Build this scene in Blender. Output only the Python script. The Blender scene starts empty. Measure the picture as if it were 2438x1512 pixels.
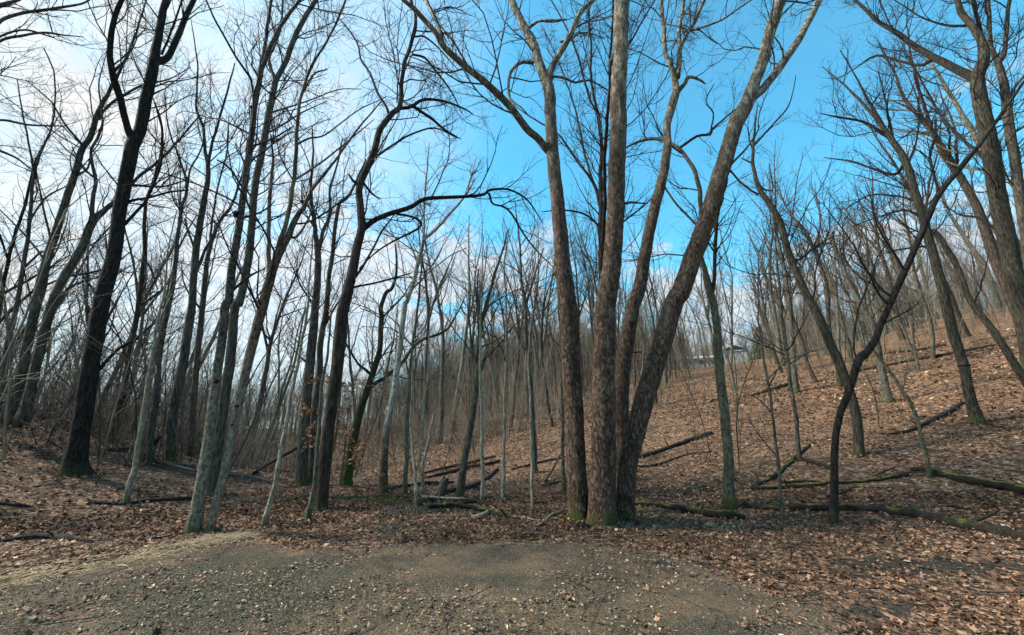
import bpy, math, random
import numpy as np
from mathutils import Vector
random.seed(7)
RAD = math.radians
SC = bpy.context.scene
COL = SC.collection

# ------------------------------------------------------------------ camera
PITCH = RAD(16.0)
EYE = 1.6
FPX, CX, CY = 916.0, 1218.5, 756.0          # focal length and centre in units of a 2437 x 1512 view of the photograph
cam = bpy.data.cameras.new('camera')
cam.sensor_fit = 'HORIZONTAL'
cam.sensor_width = 36.0
cam.lens = FPX / 2437.0 * 36.0
cam.clip_start = 0.05
cam.clip_end = 3000.0
camo = bpy.data.objects.new('camera', cam)
COL.objects.link(camo)
camo.location = (0, 0, EYE)
camo.rotation_euler = (RAD(90) + PITCH, 0, 0)
SC.camera = camo

# ------------------------------------------------------------------ light
SUN_AZ, SUN_EL = RAD(-88), RAD(42)            # azimuth from +Y towards +X
SDIR = (math.sin(SUN_AZ) * math.cos(SUN_EL), math.cos(SUN_AZ) * math.cos(SUN_EL), math.sin(SUN_EL))
SKY_STRENGTH = 0.05
SC.view_settings.view_transform = 'Standard'
SC.view_settings.look = 'None'
SC.view_settings.gamma = 1.0
SC.view_settings.use_curve_mapping = False
SC.view_settings.exposure = 2.1
sun = bpy.data.lights.new('sun', 'SUN')
sun.energy = 2.1
sun.angle = RAD(10)
sun.color = (1.0, 0.93, 0.83)
suno = bpy.data.objects.new('sun', sun)
COL.objects.link(suno)
suno.location = (-20, 10, 30)
suno.rotation_euler = Vector(SDIR).to_track_quat('Z', 'Y').to_euler()

SC.render.engine = 'CYCLES'
SC.cycles.max_bounces = 4
SC.cycles.diffuse_bounces = 2
SC.cycles.glossy_bounces = 1
SC.cycles.use_adaptive_sampling = True
SC.cycles.adaptive_threshold = 0.02


class NB:
    """tiny node builder"""
    def __init__(self, nt):
        self.nt = nt
        nt.nodes.clear()

    def n(self, typ, props=None, **ins):
        nd = self.nt.nodes.new(typ)
        for k, v in (props or {}).items():
            setattr(nd, k, v)
        for k, v in ins.items():
            key = int(k[1:]) if (k[0] == 'i' and k[1:].isdigit()) else k.replace('_', ' ')
            self.set(nd.inputs[key], v)
        return nd

    def set(self, sock, v):
        if isinstance(v, bpy.types.NodeSocket):
            self.nt.links.new(v, sock)
        elif isinstance(v, bpy.types.Node):
            self.nt.links.new(v.outputs[0], sock)
        else:
            if hasattr(sock.default_value, '__len__') and hasattr(v, '__len__') and len(v) == 3 and len(sock.default_value) == 4:
                v = (*v, 1.0)
            sock.default_value = v

    def math(self, op, a, b=0.0, c=0.0, clamp=False):
        nd = self.n('ShaderNodeMath', {'operation': op, 'use_clamp': clamp}, i0=a, i1=b, i2=c)
        return nd.outputs[0]

    def mix(self, f, a, b, blend='MIX'):
        nd = self.nt.nodes.new('ShaderNodeMix')
        nd.data_type = 'RGBA'
        nd.blend_type = blend
        self.set(nd.inputs[0], f); self.set(nd.inputs[6], a); self.set(nd.inputs[7], b)
        return nd.outputs[2]

    def ramp(self, f, stops, interp='LINEAR'):
        nd = self.nt.nodes.new('ShaderNodeValToRGB')
        cr = nd.color_ramp
        cr.interpolation = interp
        while len(cr.elements) < len(stops):
            cr.elements.new(0.5)
        for e, (p, c) in zip(cr.elements, stops):
            e.position = p
            e.color = (*c, 1.0) if len(c) == 3 else c
        self.set(nd.inputs[0], f)
        return nd.outputs[0]

    def step(self, f, a, b):
        nd = self.n('ShaderNodeMapRange', {'interpolation_type': 'SMOOTHSTEP'}, i0=f, i1=a, i2=b, i3=0.0, i4=1.0)
        return nd.outputs[0]

    def noise(self, vec, scale, detail=4.0, rough=0.55, dist=0.0, out=0):
        nd = self.n('ShaderNodeTexNoise', None, Vector=vec, Scale=scale, Detail=detail, Roughness=rough, Distortion=dist)
        return nd.outputs[out]

    def map(self, vec, scale=(1, 1, 1), loc=(0, 0, 0)):
        return self.n('ShaderNodeMapping', None, Vector=vec, Scale=scale, Location=loc).outputs[0]

    def voro(self, vec, scale, feature='F1', out=0, rnd=1.0):
        nd = self.n('ShaderNodeTexVoronoi', {'feature': feature}, Vector=vec, Scale=scale, Randomness=rnd)
        return nd.outputs[out]


# ------------------------------------------------------------------ sky
W = bpy.data.worlds.new('World')
SC.world = W
W.use_nodes = True
b = NB(W.node_tree)
tc = b.n('ShaderNodeTexCoord').outputs['Generated']
sky = b.n('ShaderNodeTexSky', {'sky_type': 'NISHITA', 'sun_disc': False, 'sun_elevation': SUN_EL,
                               'sun_rotation': SUN_AZ % (2 * math.pi), 'air_density': 1.0, 'dust_density': 0.6, 'ozone_density': 1.0})
blue = b.mix(1.0, sky.outputs[0], (0.47, 1.68, 1.68), 'MULTIPLY')
sep = b.n('ShaderNodeSeparateXYZ', None, Vector=tc)
zc = b.math('MAXIMUM', sep.outputs[2], 0.0)
den = b.math('ADD', zc, 0.16)
cv = b.n('ShaderNodeCombineXYZ', None, X=b.math('DIVIDE', sep.outputs[0], den), Y=b.math('DIVIDE', sep.outputs[1], den), Z=0.0).outputs[0]
n1 = b.noise(cv, 1.15, 7.0, 0.6, 0.35)
n2 = b.noise(cv, 4.2, 6.0, 0.62, 0.2)
nn = b.math('ADD', b.math('MULTIPLY', n1, 0.72), b.math('MULTIPLY', n2, 0.28))
VEIL = (math.sin(RAD(-75)) * math.cos(RAD(25)), math.cos(RAD(-75)) * math.cos(RAD(25)), math.sin(RAD(25)))
dt = b.n('ShaderNodeVectorMath', {'operation': 'DOT_PRODUCT'}, i0=tc, i1=VEIL).outputs[1]
glow = b.step(dt, 0.40, 0.86)                       # veil of thin bright cloud on the sun's side of the sky
low = b.math('SUBTRACT', 1.0, b.step(sep.outputs[2], 0.33, 0.64))
bias = b.math('ADD', b.math('MULTIPLY', glow, 0.12), b.math('MULTIPLY', low, 0.19))
cl = b.math('MULTIPLY', b.step(b.math('ADD', nn, bias), 0.585, 0.72), 0.93)
veil = b.math('MULTIPLY', glow, b.math('ADD', 0.62, b.math('MULTIPLY', b.step(nn, 0.40, 0.60), 0.38)), clamp=True)
thin = b.math('ADD', 0.06, b.math('MULTIPLY', b.step(sep.outputs[2], 0.55, 0.0), 0.25))
cl = b.math('MAXIMUM', b.math('MAXIMUM', cl, veil), thin)
SKYK = 1.0 / (SKY_STRENGTH * 2 ** SC.view_settings.exposure)
g2 = b.mix(b.math('MULTIPLY', b.step(n2, 0.40, 0.66), 0.8), b.mix(glow, (0.70 * SKYK, 0.82 * SKYK, 0.93 * SKYK), (0.84 * SKYK, 0.93 * SKYK, 1.0 * SKYK)), b.mix(glow, (0.95 * SKYK, 0.96 * SKYK, 0.97 * SKYK), (1.06 * SKYK, 1.05 * SKYK, 1.03 * SKYK)))
col = b.mix(cl, blue, g2)
bg = b.n('ShaderNodeBackground', None, Color=col, Strength=SKY_STRENGTH)
b.n('ShaderNodeOutputWorld', None, Surface=bg)


# ------------------------------------------------------------------ terrain
def sstep(a, c, x):
    t = np.clip((x - a) / (c - a), 0, 1)
    return t * t * (3 - 2 * t)


_lat = np.random.default_rng(4242).uniform(-1, 1, (256, 256))


def lattice(x, y):
    i = np.floor(x).astype(int); j = np.floor(y).astype(int)
    u = x - i; v = y - j
    u = u * u * (3 - 2 * u); v = v * v * (3 - 2 * v)
    g = lambda a, c: _lat[a % 256, c % 256]
    return (g(i, j) * (1 - u) + g(i + 1, j) * u) * (1 - v) + (g(i, j + 1) * (1 - u) + g(i + 1, j + 1) * u) * v


def fbm(x, y, k, oct=4):
    """irregular noise, features about 1/k metres wide"""
    x = np.asarray(x, float); y = np.asarray(y, float)
    s, a, t = 0.0, 1.0, 0.0
    for o in range(oct):
        c, d = math.cos(0.7 + o), math.sin(0.7 + o)
        s = s + a * lattice((x * c - y * d) * k * 2 ** o + 17.3 * o, (x * d + y * c) * k * 2 ** o + 5.1 * o)
        t += a; a *= 0.55
    return s / t * 1.9


def softplus(x, k=1.3):
    return np.logaddexp(0, x * k) / k


def H(x, y):
    x = np.asarray(x, float); y = np.asarray(y, float)
    s = 0.8 * x + 0.6 * y
    hill = 0.212 * (1 + 0.17 * sstep(1.0, 18.0, x - 0.75 * y)) * (softplus(s - 8.7) - softplus(s - 62.0, 0.5)) + 0.07 * softplus(s - 62.0, 0.3)
    hill = hill * sstep(-52, 12, x)
    w = -0.95 * x + 0.3 * y
    bank = 0.25 * (softplus(w - 10.0, 1.6) - softplus(w - 20.5, 1.0)) - 0.05 * softplus(w - 22, 0.5)
    bank = np.maximum(bank, -1.2) * (1 - sstep(10.5, 17.5, y + 0.35 * (x + 10)))
    creek = -1.5 * sstep(14.5, 23, y + 0.12 * x) * (1 - sstep(5.5, 11.0, s))
    ridge = 11.0 * np.exp(-((x + 2) / 45) ** 2 - ((y - 150) / 40) ** 2)
    heap = 0.22 * np.exp(-((x + 1.85) / 0.75) ** 2 - ((y - 8.35) / 0.45) ** 2)
    far = sstep(4, 12, np.hypot(x, y))
    rough = (0.05 * np.sin(0.9 * x + 0.4 * y + 1) * np.sin(0.7 * y - 0.3 * x) + 0.025 * np.sin(2.3 * x + 1.1 * y) * np.sin(1.9 * y - 0.8 * x + 2)
             + 0.008 * np.sin(5.1 * x - 2.2 * y) * np.sin(4.7 * y + 1.7 * x))
    big = 0.25 * np.sin(0.13 * x + 0.21 * y) * np.sin(0.17 * y - 0.11 * x + 1) * sstep(12, 30, np.hypot(x, y))
    return hill + bank + creek + ridge + heap + rough * (0.35 + 0.65 * far) + big


CP, SP = math.cos(PITCH), math.sin(PITCH)


def ray(px, py):
    X = (px - CX) / FPX; Z = -(py - CY) / FPX
    return np.array([X, CP - SP * Z, SP + CP * Z])


TS = np.exp(np.linspace(math.log(1.5), math.log(260), 1400))


def hit(px, py):
    """the point of the ground seen at a place of the photograph"""
    d = ray(px, py)
    z = EYE + TS * d[2] - H(TS * d[0], TS * d[1])
    i = np.argmax(z < 0)
    if z[i] >= 0:
        i = len(TS) - 1
    t0, t1 = TS[max(i - 1, 0)], TS[i]
    for _ in range(30):
        tm = 0.5 * (t0 + t1)
        if EYE + tm * d[2] - float(H(tm * d[0], tm * d[1])) < 0:
            t1 = tm
        else:
            t0 = tm
    t = 0.5 * (t0 + t1)
    return np.array([t * d[0], t * d[1], float(H(t * d[0], t * d[1]))])


# ------------------------------------------------------------------ mesh helpers
def make_mesh(name, verts, faces, smooth=True, mat_index=None):
    """faces: list of (M,k) int arrays"""
    me = bpy.data.meshes.new(name)
    verts = np.asarray(verts, np.float32)
    me.vertices.add(len(verts))
    me.vertices.foreach_set('co', verts.ravel())
    faces = [np.asarray(f, np.int32) for f in faces if len(f)]
    nl = sum(f.size for f in faces); npoly = sum(len(f) for f in faces)
    me.loops.add(nl); me.polygons.add(npoly)
    me.loops.foreach_set('vertex_index', np.concatenate([f.ravel() for f in faces]))
    tot = np.concatenate([np.full(len(f), f.shape[1], np.int32) for f in faces])
    st = np.concatenate([[0], np.cumsum(tot)[:-1]]).astype(np.int32)
    me.polygons.foreach_set('loop_start', st)
    me.polygons.foreach_set('loop_total', tot)
    me.polygons.foreach_set('use_smooth', np.full(npoly, smooth, bool))
    me.update(calc_edges=True)
    return me


def link(name, data, parent=None, loc=(0, 0, 0), mat=None):
    o = bpy.data.objects.new(name, data)
    COL.objects.link(o)
    o.location = loc
    if parent is not None:
        o.parent = parent
    if mat is not None and data is not None:
        data.materials.append(mat)
    return o


def tag(o, label=None, cat=None, group=None, kind=None):
    if label: o['label'] = label
    if cat: o['category'] = cat
    if group: o['group'] = group
    if kind: o['kind'] = kind
    return o


def norm(v):
    return v / np.maximum(np.linalg.norm(v, axis=-1, keepdims=True), 1e-9)


def tubes(P, R, sides, rmod=None, caps=False, ref=None):
    """P (N,K,3), R (N,K) -> verts, [faces]"""
    N, K, _ = P.shape
    T = norm(np.gradient(P, axis=1))
    if ref is None:
        Tm = norm(T.mean(axis=1))
        ref = np.where(np.abs(Tm[:, 2:3]) > 0.75, np.array([[0., 1., 0.]]), np.array([[0., 0., 1.]]))
    else:
        ref = np.broadcast_to(np.asarray(ref, float), (N, 3))
    U = norm(np.cross(T, ref[:, None, :]))
    V = np.cross(T, U)
    a = np.linspace(0, 2 * math.pi, sides, endpoint=False)
    rr = np.repeat(R[:, :, None], sides, axis=2)
    if rmod is not None:
        rr = rr * rmod
    vs = P[:, :, None, :] + rr[..., None] * (np.cos(a)[None, None, :, None] * U[:, :, None, :] + np.sin(a)[None, None, :, None] * V[:, :, None, :])
    base = (np.arange(N) * K * sides)[:, None, None]
    k = np.arange(K - 1)[None, :, None] * sides
    j = np.arange(sides)[None, None, :]; j2 = (np.arange(sides) + 1) % sides
    q = np.stack([base + k + j, base + k + j2[None, None, :], base + k + sides + j2[None, None, :], base + k + sides + j], axis=-1).reshape(-1, 4)
    fs = [q]
    if caps:
        c0 = (np.arange(N) * K * sides)[:, None] + np.arange(sides)[None, ::-1]
        c1 = (np.arange(N) * K * sides + (K - 1) * sides)[:, None] + np.arange(sides)[None, :]
        fs.append(np.concatenate([c0, c1]))
    return vs.reshape(-1, 3), fs


def merge(parts):
    V, F, off = [], [], 0
    for v, fs in parts:
        V.append(v)
        F += [f + off for f in fs]
        off += len(v)
    return np.concatenate(V), F


def resample(P, R, K):
    d = np.concatenate([[0], np.cumsum(np.linalg.norm(np.diff(P, axis=0), axis=1))])
    t = np.linspace(0, d[-1], K)
    return np.stack([np.interp(t, d, P[:, i]) for i in range(3)], axis=1), np.interp(t, d, R)


def catmull(A, sub):
    A = np.asarray(A, float)
    E = np.vstack([2 * A[0] - A[1], A, 2 * A[-1] - A[-2]])
    out = []
    for i in range(1, len(E) - 2):
        p0, p1, p2, p3 = E[i - 1], E[i], E[i + 1], E[i + 2]
        for u in np.linspace(0, 1, sub, endpoint=False):
            out.append(0.5 * ((2 * p1) + (-p0 + p2) * u + (2 * p0 - 5 * p1 + 4 * p2 - p3) * u * u + (-p0 + 3 * p1 - 3 * p2 + p3) * u ** 3))
    out.append(A[-1])
    return np.array(out)


def grow(pos, tan, L, r0, K, rng, amin, amax, up=0.1, wander=0.2, tip=0.3):
    N = len(pos)
    q = rng.normal(size=(N, 3))
    q = norm(q - (q * tan).sum(1, keepdims=True) * tan)
    a = rng.uniform(amin, amax, (N, 1))
    d = norm(np.cos(a) * tan + np.sin(a) * q)
    P = np.empty((N, K, 3)); P[:, 0] = pos
    st = (L / (K - 1))[:, None]
    upv = np.array([0, 0, 1.0])
    for k in range(1, K):
        d = norm(d + rng.normal(size=(N, 3)) * wander + up * upv)
        P[:, k] = P[:, k - 1] + d * st
    R = r0[:, None] * np.linspace(1, tip, K)[None, :]
    return P, R


def spawn(P, R, dens, rng, u0=0.15, maxr=1e9, u1=1.0):
    """random places along strands"""
    N, K, _ = P.shape
    seg = np.linalg.norm(np.diff(P, axis=1), axis=2)
    L = seg.sum(1) * (u1 - u0)
    n = rng.poisson(L * dens)
    idx = np.repeat(np.arange(N), n)
    u = rng.uniform(u0, u1, len(idx)) * (K - 1) * 0.9999
    i = u.astype(int); f = (u - i)[:, None]
    pos = P[idx, i] * (1 - f) + P[idx, i + 1] * f
    tan = norm(P[idx, i + 1] - P[idx, i])
    r = R[idx, i] * (1 - f[:, 0]) + R[idx, i + 1] * f[:, 0]
    ln = L[idx] / (u1 - u0)
    keep = r < maxr
    return pos[keep], tan[keep], r[keep], ln[keep], (u / (K - 1))[keep]


def twig_levels(P, R, rng, d1, d2, d3, u0=0.1, maxr=0.2, rmax=0.024, lenk=1.0, up=0.12):
    """three generations of twigs off a bundle of strands"""
    parts = []
    pos, tan, r, ln, u = spawn(P, R, d1, rng, u0, maxr)
    if not len(pos):
        return parts
    r1 = np.clip(r * rng.uniform(0.18, 0.6, len(r)), 0.0055, rmax)
    L1 = np.clip(r1 * rng.uniform(65, 130, len(r)), 0.35, 3.2) * lenk
    P1, R1 = grow(pos, tan, L1, r1, 8, rng, RAD(28), RAD(70), up * 0.9, 0.19)
    parts.append(tubes(P1, R1, 3))
    pos, tan, r, ln, u = spawn(P1, R1, d2, rng, 0.12)
    r2 = np.clip(r * rng.uniform(0.4, 0.7, len(r)), 0.0042, 0.011)
    L2 = np.clip(ln * rng.uniform(0.25, 0.6, len(r)) * (1.15 - 0.5 * u), 0.2, 1.5)
    P2, R2 = grow(pos, tan, L2, r2, 6, rng, RAD(25), RAD(65), up, 0.22)
    parts.append(tubes(P2, R2, 3))
    if d3 > 0:
        pos, tan, r, ln, u = spawn(P2, R2, d3, rng, 0.15)
        r3 = np.clip(r * 0.7, 0.0032, 0.0045)
        L3 = rng.uniform(0.15, 0.5, len(r)) * np.clip(ln, 0.4, 1.2)
        P3, R3 = grow(pos, tan, L3, r3, 4, rng, RAD(25), RAD(65), up * 1.2, 0.25, 0.5)
        parts.append(tubes(P3, R3, 3))
    return parts

# ------------------------------------------------------------------ materials
def new_mat(name):
    m = bpy.data.materials.new(name)
    m.use_nodes = True
    return m, NB(m.node_tree)


def finish(b, color, rough=0.9, bump=None, strength=0.6, dist=0.02, spec=0.25):
    p = b.n('ShaderNodeBsdfPrincipled')
    b.set(p.inputs['Base Color'], color)
    b.set(p.inputs['Roughness'], rough)
    b.set(p.inputs['Specular IOR Level'], spec)
    if bump is not None:
        bn = b.n('ShaderNodeBump', None, Height=bump, Strength=strength, Distance=dist)
        b.set(p.inputs['Normal'], bn)
    b.n('ShaderNodeOutputMaterial', None, Surface=p)


def bark(name, c0, c1, c2, scale=1.0, moss=0.5, stretch=0.2, blot=0.5, lichen=(0.16, 0.17, 0.12), mossh=0.5, upper=None):
    m, b = new_mat(name)
    oc = b.n('ShaderNodeTexCoord').outputs['Object']
    oi = b.n('ShaderNodeObjectInfo').outputs['Random']
    off = b.n('ShaderNodeCombineXYZ', None, X=b.math('MULTIPLY', oi, 37.0), Y=b.math('MULTIPLY', oi, 11.0), Z=0.0).outputs[0]
    v = b.n('ShaderNodeVectorMath', {'operation': 'ADD'}, i0=oc, i1=off).outputs[0]
    st = b.map(v, (1, 1, stretch))
    n1 = b.noise(st, 22 * scale, 6, 0.65, 0.6)
    n2 = b.noise(v, 2.3 * scale, 4, 0.6)
    vr = b.voro(b.map(v, (1, 1, stretch * 0.9)), 30 * scale, 'F1')
    n4 = b.noise(b.map(v, (1, 1, 0.5)), 75 * scale, 4, 0.7)
    h = b.math('ADD', b.math('ADD', b.math('MULTIPLY', n1, 0.62), b.math('MULTIPLY', vr, 0.40)), b.math('MULTIPLY', b.math('SUBTRACT', n4, 0.5), 0.55))
    c = b.ramp(h, [(0.34, c0), (0.50, c1), (0.70, c2)])
    blm = b.math('MULTIPLY', b.step(n2, 0.50, 0.68), blot)
    c = b.mix(blm, c, lichen)
    sp = b.n('ShaderNodeSeparateXYZ', None, Vector=oc)
    if upper:                                       # rougher, darker old bark above a smooth foot
        z0, z1, u0, u1 = upper
        uc = b.mix(b.step(h, 0.35, 0.75), u0, u1)
        un = b.noise(b.map(v, (1, 1, 0.5)), 3.0, 5, 0.7)
        c = b.mix(b.step(b.math('ADD', sp.outputs[2], b.math('MULTIPLY', b.math('SUBTRACT', un, 0.5), (z1 - z0) * 2.2)), z0, z1), c, uc)
    low = b.math('SUBTRACT', 1.0, b.step(sp.outputs[2], 0.03, mossh))
    mm = b.math('MULTIPLY', b.step(b.math('ADD', b.noise(v, 6, 5, 0.6), b.math('MULTIPLY', low, 0.28)), 0.60, 0.76), b.math('MULTIPLY', low, moss))
    mc = b.mix(b.noise(v, 40, 3), (0.03, 0.045, 0.010), (0.10, 0.115, 0.022))
    c = b.mix(mm, c, mc)
    finish(b, c, 0.92, h, 1.0, 0.08)
    return m


M = {}
M['dark'] = bark('dark_furrowed_bark', (0.006, 0.005, 0.004), (0.021, 0.017, 0.014), (0.052, 0.043, 0.034), 0.9, 0.4, blot=0.2, lichen=(0.06, 0.06, 0.045))
M['brown'] = bark('brown_ridged_bark', (0.014, 0.010, 0.007), (0.047, 0.033, 0.024), (0.105, 0.078, 0.059), 0.9, 0.5, blot=0.3, lichen=(0.10, 0.085, 0.065))
M['grey'] = bark('grey_bark', (0.026, 0.023, 0.017), (0.080, 0.070, 0.053), (0.165, 0.148, 0.115), 0.9, 0.6, blot=0.45, lichen=(0.17, 0.17, 0.125))
M['pale'] = bark('pale_smooth_bark', (0.17, 0.145, 0.10), (0.32, 0.285, 0.21), (0.48, 0.435, 0.335), 0.8, 0.7, stretch=0.5, blot=0.6, lichen=(0.15, 0.145, 0.09), mossh=0.35)
M['olive'] = bark('olive_brown_bark', (0.014, 0.012, 0.008), (0.045, 0.039, 0.027), (0.10, 0.088, 0.064), 0.9, 0.5, blot=0.4, lichen=(0.085, 0.082, 0.055))
M['palefoot'] = bark('pale_foot_bark', (0.09, 0.077, 0.054), (0.21, 0.185, 0.137), (0.36, 0.325, 0.25), 0.8, 0.8, stretch=0.7, blot=0.5, lichen=(0.17, 0.165, 0.115), mossh=0.45, upper=(1.2, 3.6, (0.035, 0.030, 0.024), (0.17, 0.15, 0.12)))
M['splitfoot'] = bark('pale_foot_split_bark', (0.10, 0.085, 0.06), (0.23, 0.20, 0.15), (0.38, 0.34, 0.265), 0.8, 0.8, stretch=0.5, blot=0.5, lichen=(0.17, 0.165, 0.115), mossh=0.35, upper=(2.0, 3.6, (0.05, 0.032, 0.02), (0.22, 0.15, 0.10)))
M['green'] = bark('algae_green_bark', (0.048, 0.044, 0.026), (0.115, 0.106, 0.066), (0.21, 0.195, 0.14), 0.9, 0.9, stretch=0.35, blot=0.5, lichen=(0.20, 0.195, 0.14))
M['mossy'] = bark('mossy_bark', (0.012, 0.012, 0.007), (0.04, 0.04, 0.018), (0.09, 0.085, 0.04), 0.9, 1.0, blot=0.6, lichen=(0.06, 0.07, 0.02), mossh=1.6)
M['rusty'] = bark('rusty_split_bark', (0.045, 0.030, 0.019), (0.12, 0.078, 0.050), (0.23, 0.165, 0.115), 0.8, 0.0, stretch=0.12, blot=0.35, lichen=(0.25, 0.23, 0.19))


def sycamore_mat(name, z0, z1, lift=1.0, base=((0.036, 0.021, 0.013), (0.112, 0.069, 0.046), (0.235, 0.165, 0.117))):
    """scaly brown plates low down, peeling to cream patches higher up"""
    m, b = new_mat(name)
    oc = b.n('ShaderNodeTexCoord').outputs['Object']
    v = oc
    sp = b.n('ShaderNodeSeparateXYZ', None, Vector=oc)
    st = b.map(v, (1, 1, 0.42))
    wv = b.noise(v, 9, 3, 0.6, out=1)
    wp = b.n('ShaderNodeVectorMath', {'operation': 'MULTIPLY_ADD'}, i0=wv, i1=(0.10, 0.10, 0.10), i2=st).outputs[0]
    cell = b.voro(wp, 27, 'F1', 1)
    edge = b.voro(wp, 27, 'DISTANCE_TO_EDGE')
    n1 = b.noise(b.map(v, (1, 1, 0.3)), 30, 6, 0.7)
    big = b.noise(v, 1.1, 4, 0.6)
    cellv = b.n('ShaderNodeSeparateColor', None, Color=cell).outputs[0]
    h = b.math('ADD', b.math('MULTIPLY', n1, 0.55), b.math('MULTIPLY', cellv, 0.35))
    h = b.math('ADD', h, b.math('MULTIPLY', b.math('SUBTRACT', big, 0.5), 0.25))
    c = b.ramp(h, [(0.26, base[0]), (0.46, base[1]), (0.70, base[2])])
    crack = b.step(edge, 0.0, 0.10)
    c = b.mix(b.math('MULTIPLY', b.math('SUBTRACT', 1.0, crack), 0.55), c, (0.02, 0.015, 0.011))
    greyp = b.step(b.noise(b.map(v, (1, 1, 0.4)), 2.2, 5, 0.65), 0.54, 0.70)
    c = b.mix(b.math('MULTIPLY', greyp, 0.28), c, (0.20, 0.165, 0.135))
    # upper bark
    pn = b.noise(b.map(v, (1, 1, 0.38)), 9.5, 5, 0.66, 0.3)
    up = b.ramp(pn, [(0.36, (0.07, 0.056, 0.038)), (0.46, (0.145, 0.124, 0.088)), (0.53, (0.25, 0.23, 0.165)), (0.60, (0.47, 0.44, 0.35))])
    if lift != 1.0:
        up = b.mix(1.0 - lift, (0.60, 0.58, 0.50), up)
    flakes = b.step(b.noise(b.map(v, (1, 1, 0.5)), 15, 4, 0.6), 0.57, 0.62)
    up = b.mix(b.math('MULTIPLY', flakes, 0.85), up, (0.085, 0.066, 0.045))
    tr = b.math('ADD', sp.outputs[2], b.math('MULTIPLY', b.math('SUBTRACT', b.noise(st, 5.0, 5, 0.7), 0.5), (z1 - z0) * 1.7))
    t = b.step(tr, z0, z1)
    c = b.mix(t, c, up)
    low = b.math('SUBTRACT', 1.0, b.step(sp.outputs[2], 0.05, 0.55))
    mm = b.math('MULTIPLY', b.step(b.math('ADD', b.noise(v, 4, 5, 0.6), b.math('MULTIPLY', low, 0.2)), 0.60, 0.72), low)
    c = b.mix(mm, c, b.mix(b.noise(v, 40, 3), (0.025, 0.035, 0.008), (0.09, 0.10, 0.02)))
    hb = b.math('ADD', b.math('MULTIPLY', crack, 0.6), b.math('ADD', n1, b.math('MULTIPLY', cellv, 0.5)))
    finish(b, c, 0.9, hb, 1.0, 0.03)
    return m


M['sycamore'] = sycamore_mat('sycamore_bark', 5.2, 12.0)
M['white_sycamore'] = sycamore_mat('white_sycamore_bark', 0.8, 2.6, 0.6)


def plain(name, c0, c1, scale=8.0, rough=0.9, bump=0.3):
    m, b = new_mat(name)
    oc = b.n('ShaderNodeTexCoord').outputs['Object']
    n = b.noise(oc, scale, 4, 0.6)
    finish(b, b.mix(b.step(n, 0.3, 0.7), c0, c1), rough, n, bump, 0.02)
    return m


M['twig_dark'] = plain('dark_twigs', (0.012, 0.010, 0.009), (0.030, 0.025, 0.021))
M['twig_brown'] = plain('brown_twigs', (0.03, 0.023, 0.017), (0.075, 0.06, 0.045))
M['twig_grey'] = plain('grey_twigs', (0.075, 0.066, 0.054), (0.15, 0.135, 0.11))
M['twig_pale'] = plain('pale_twigs', (0.17, 0.15, 0.12), (0.32, 0.29, 0.23))
M['twig_green'] = plain('greenish_twigs', (0.07, 0.065, 0.035), (0.13, 0.12, 0.07))
M['brush'] = plain('grey_brown_brush', (0.14, 0.113, 0.082), (0.28, 0.232, 0.175), 1.5)
M['needles'] = plain('dark_green_needles', (0.02, 0.06, 0.02), (0.06, 0.13, 0.045), 3)


def log_mat(name, c0, c1, c2, moss):
    m, b = new_mat(name)
    oc = b.n('ShaderNodeTexCoord').outputs['Object']
    geo = b.n('ShaderNodeNewGeometry')
    nz = b.n('ShaderNodeSeparateXYZ', None, Vector=geo.outputs['Normal']).outputs[2]
    n1 = b.noise(oc, 18, 6, 0.7, 0.8)
    n2 = b.noise(oc, 3.0, 5, 0.65)
    c = b.ramp(n1, [(0.3, c0), (0.5, c1), (0.75, c2)])
    mk = b.math('ADD', b.math('MULTIPLY', nz, 0.20), n2)
    mm = b.math('MULTIPLY', b.step(mk, 0.78 - 0.26 * moss, 0.92 - 0.26 * moss), b.step(nz, -0.15, 0.45))
    c = b.mix(mm, c, b.mix(b.noise(oc, 45, 4), (0.045, 0.06, 0.008), (0.16, 0.19, 0.025)))
    finish(b, c, 0.88, b.math('ADD', n1, b.math('MULTIPLY', mm, 0.4)), 1.0, 0.03)
    return m


M['log'] = log_mat('wet_dark_log_bark', (0.006, 0.005, 0.004), (0.018, 0.014, 0.011), (0.05, 0.04, 0.031), 0.0)
M['log_moss'] = log_mat('mossy_log_bark', (0.006, 0.005, 0.004), (0.017, 0.014, 0.010), (0.042, 0.035, 0.025), 0.50)
M['log_halfmoss'] = log_mat('part_mossy_log_bark', (0.006, 0.005, 0.004), (0.020, 0.016, 0.011), (0.05, 0.04, 0.028), 0.3)
M['log_pale'] = log_mat('bleached_branch_wood', (0.10, 0.08, 0.06), (0.24, 0.20, 0.155), (0.42, 0.37, 0.30), -1.0)
M['log_brown'] = log_mat('brown_log_bark', (0.03, 0.022, 0.016), (0.085, 0.066, 0.05), (0.19, 0.155, 0.12), 0.05)


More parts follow.
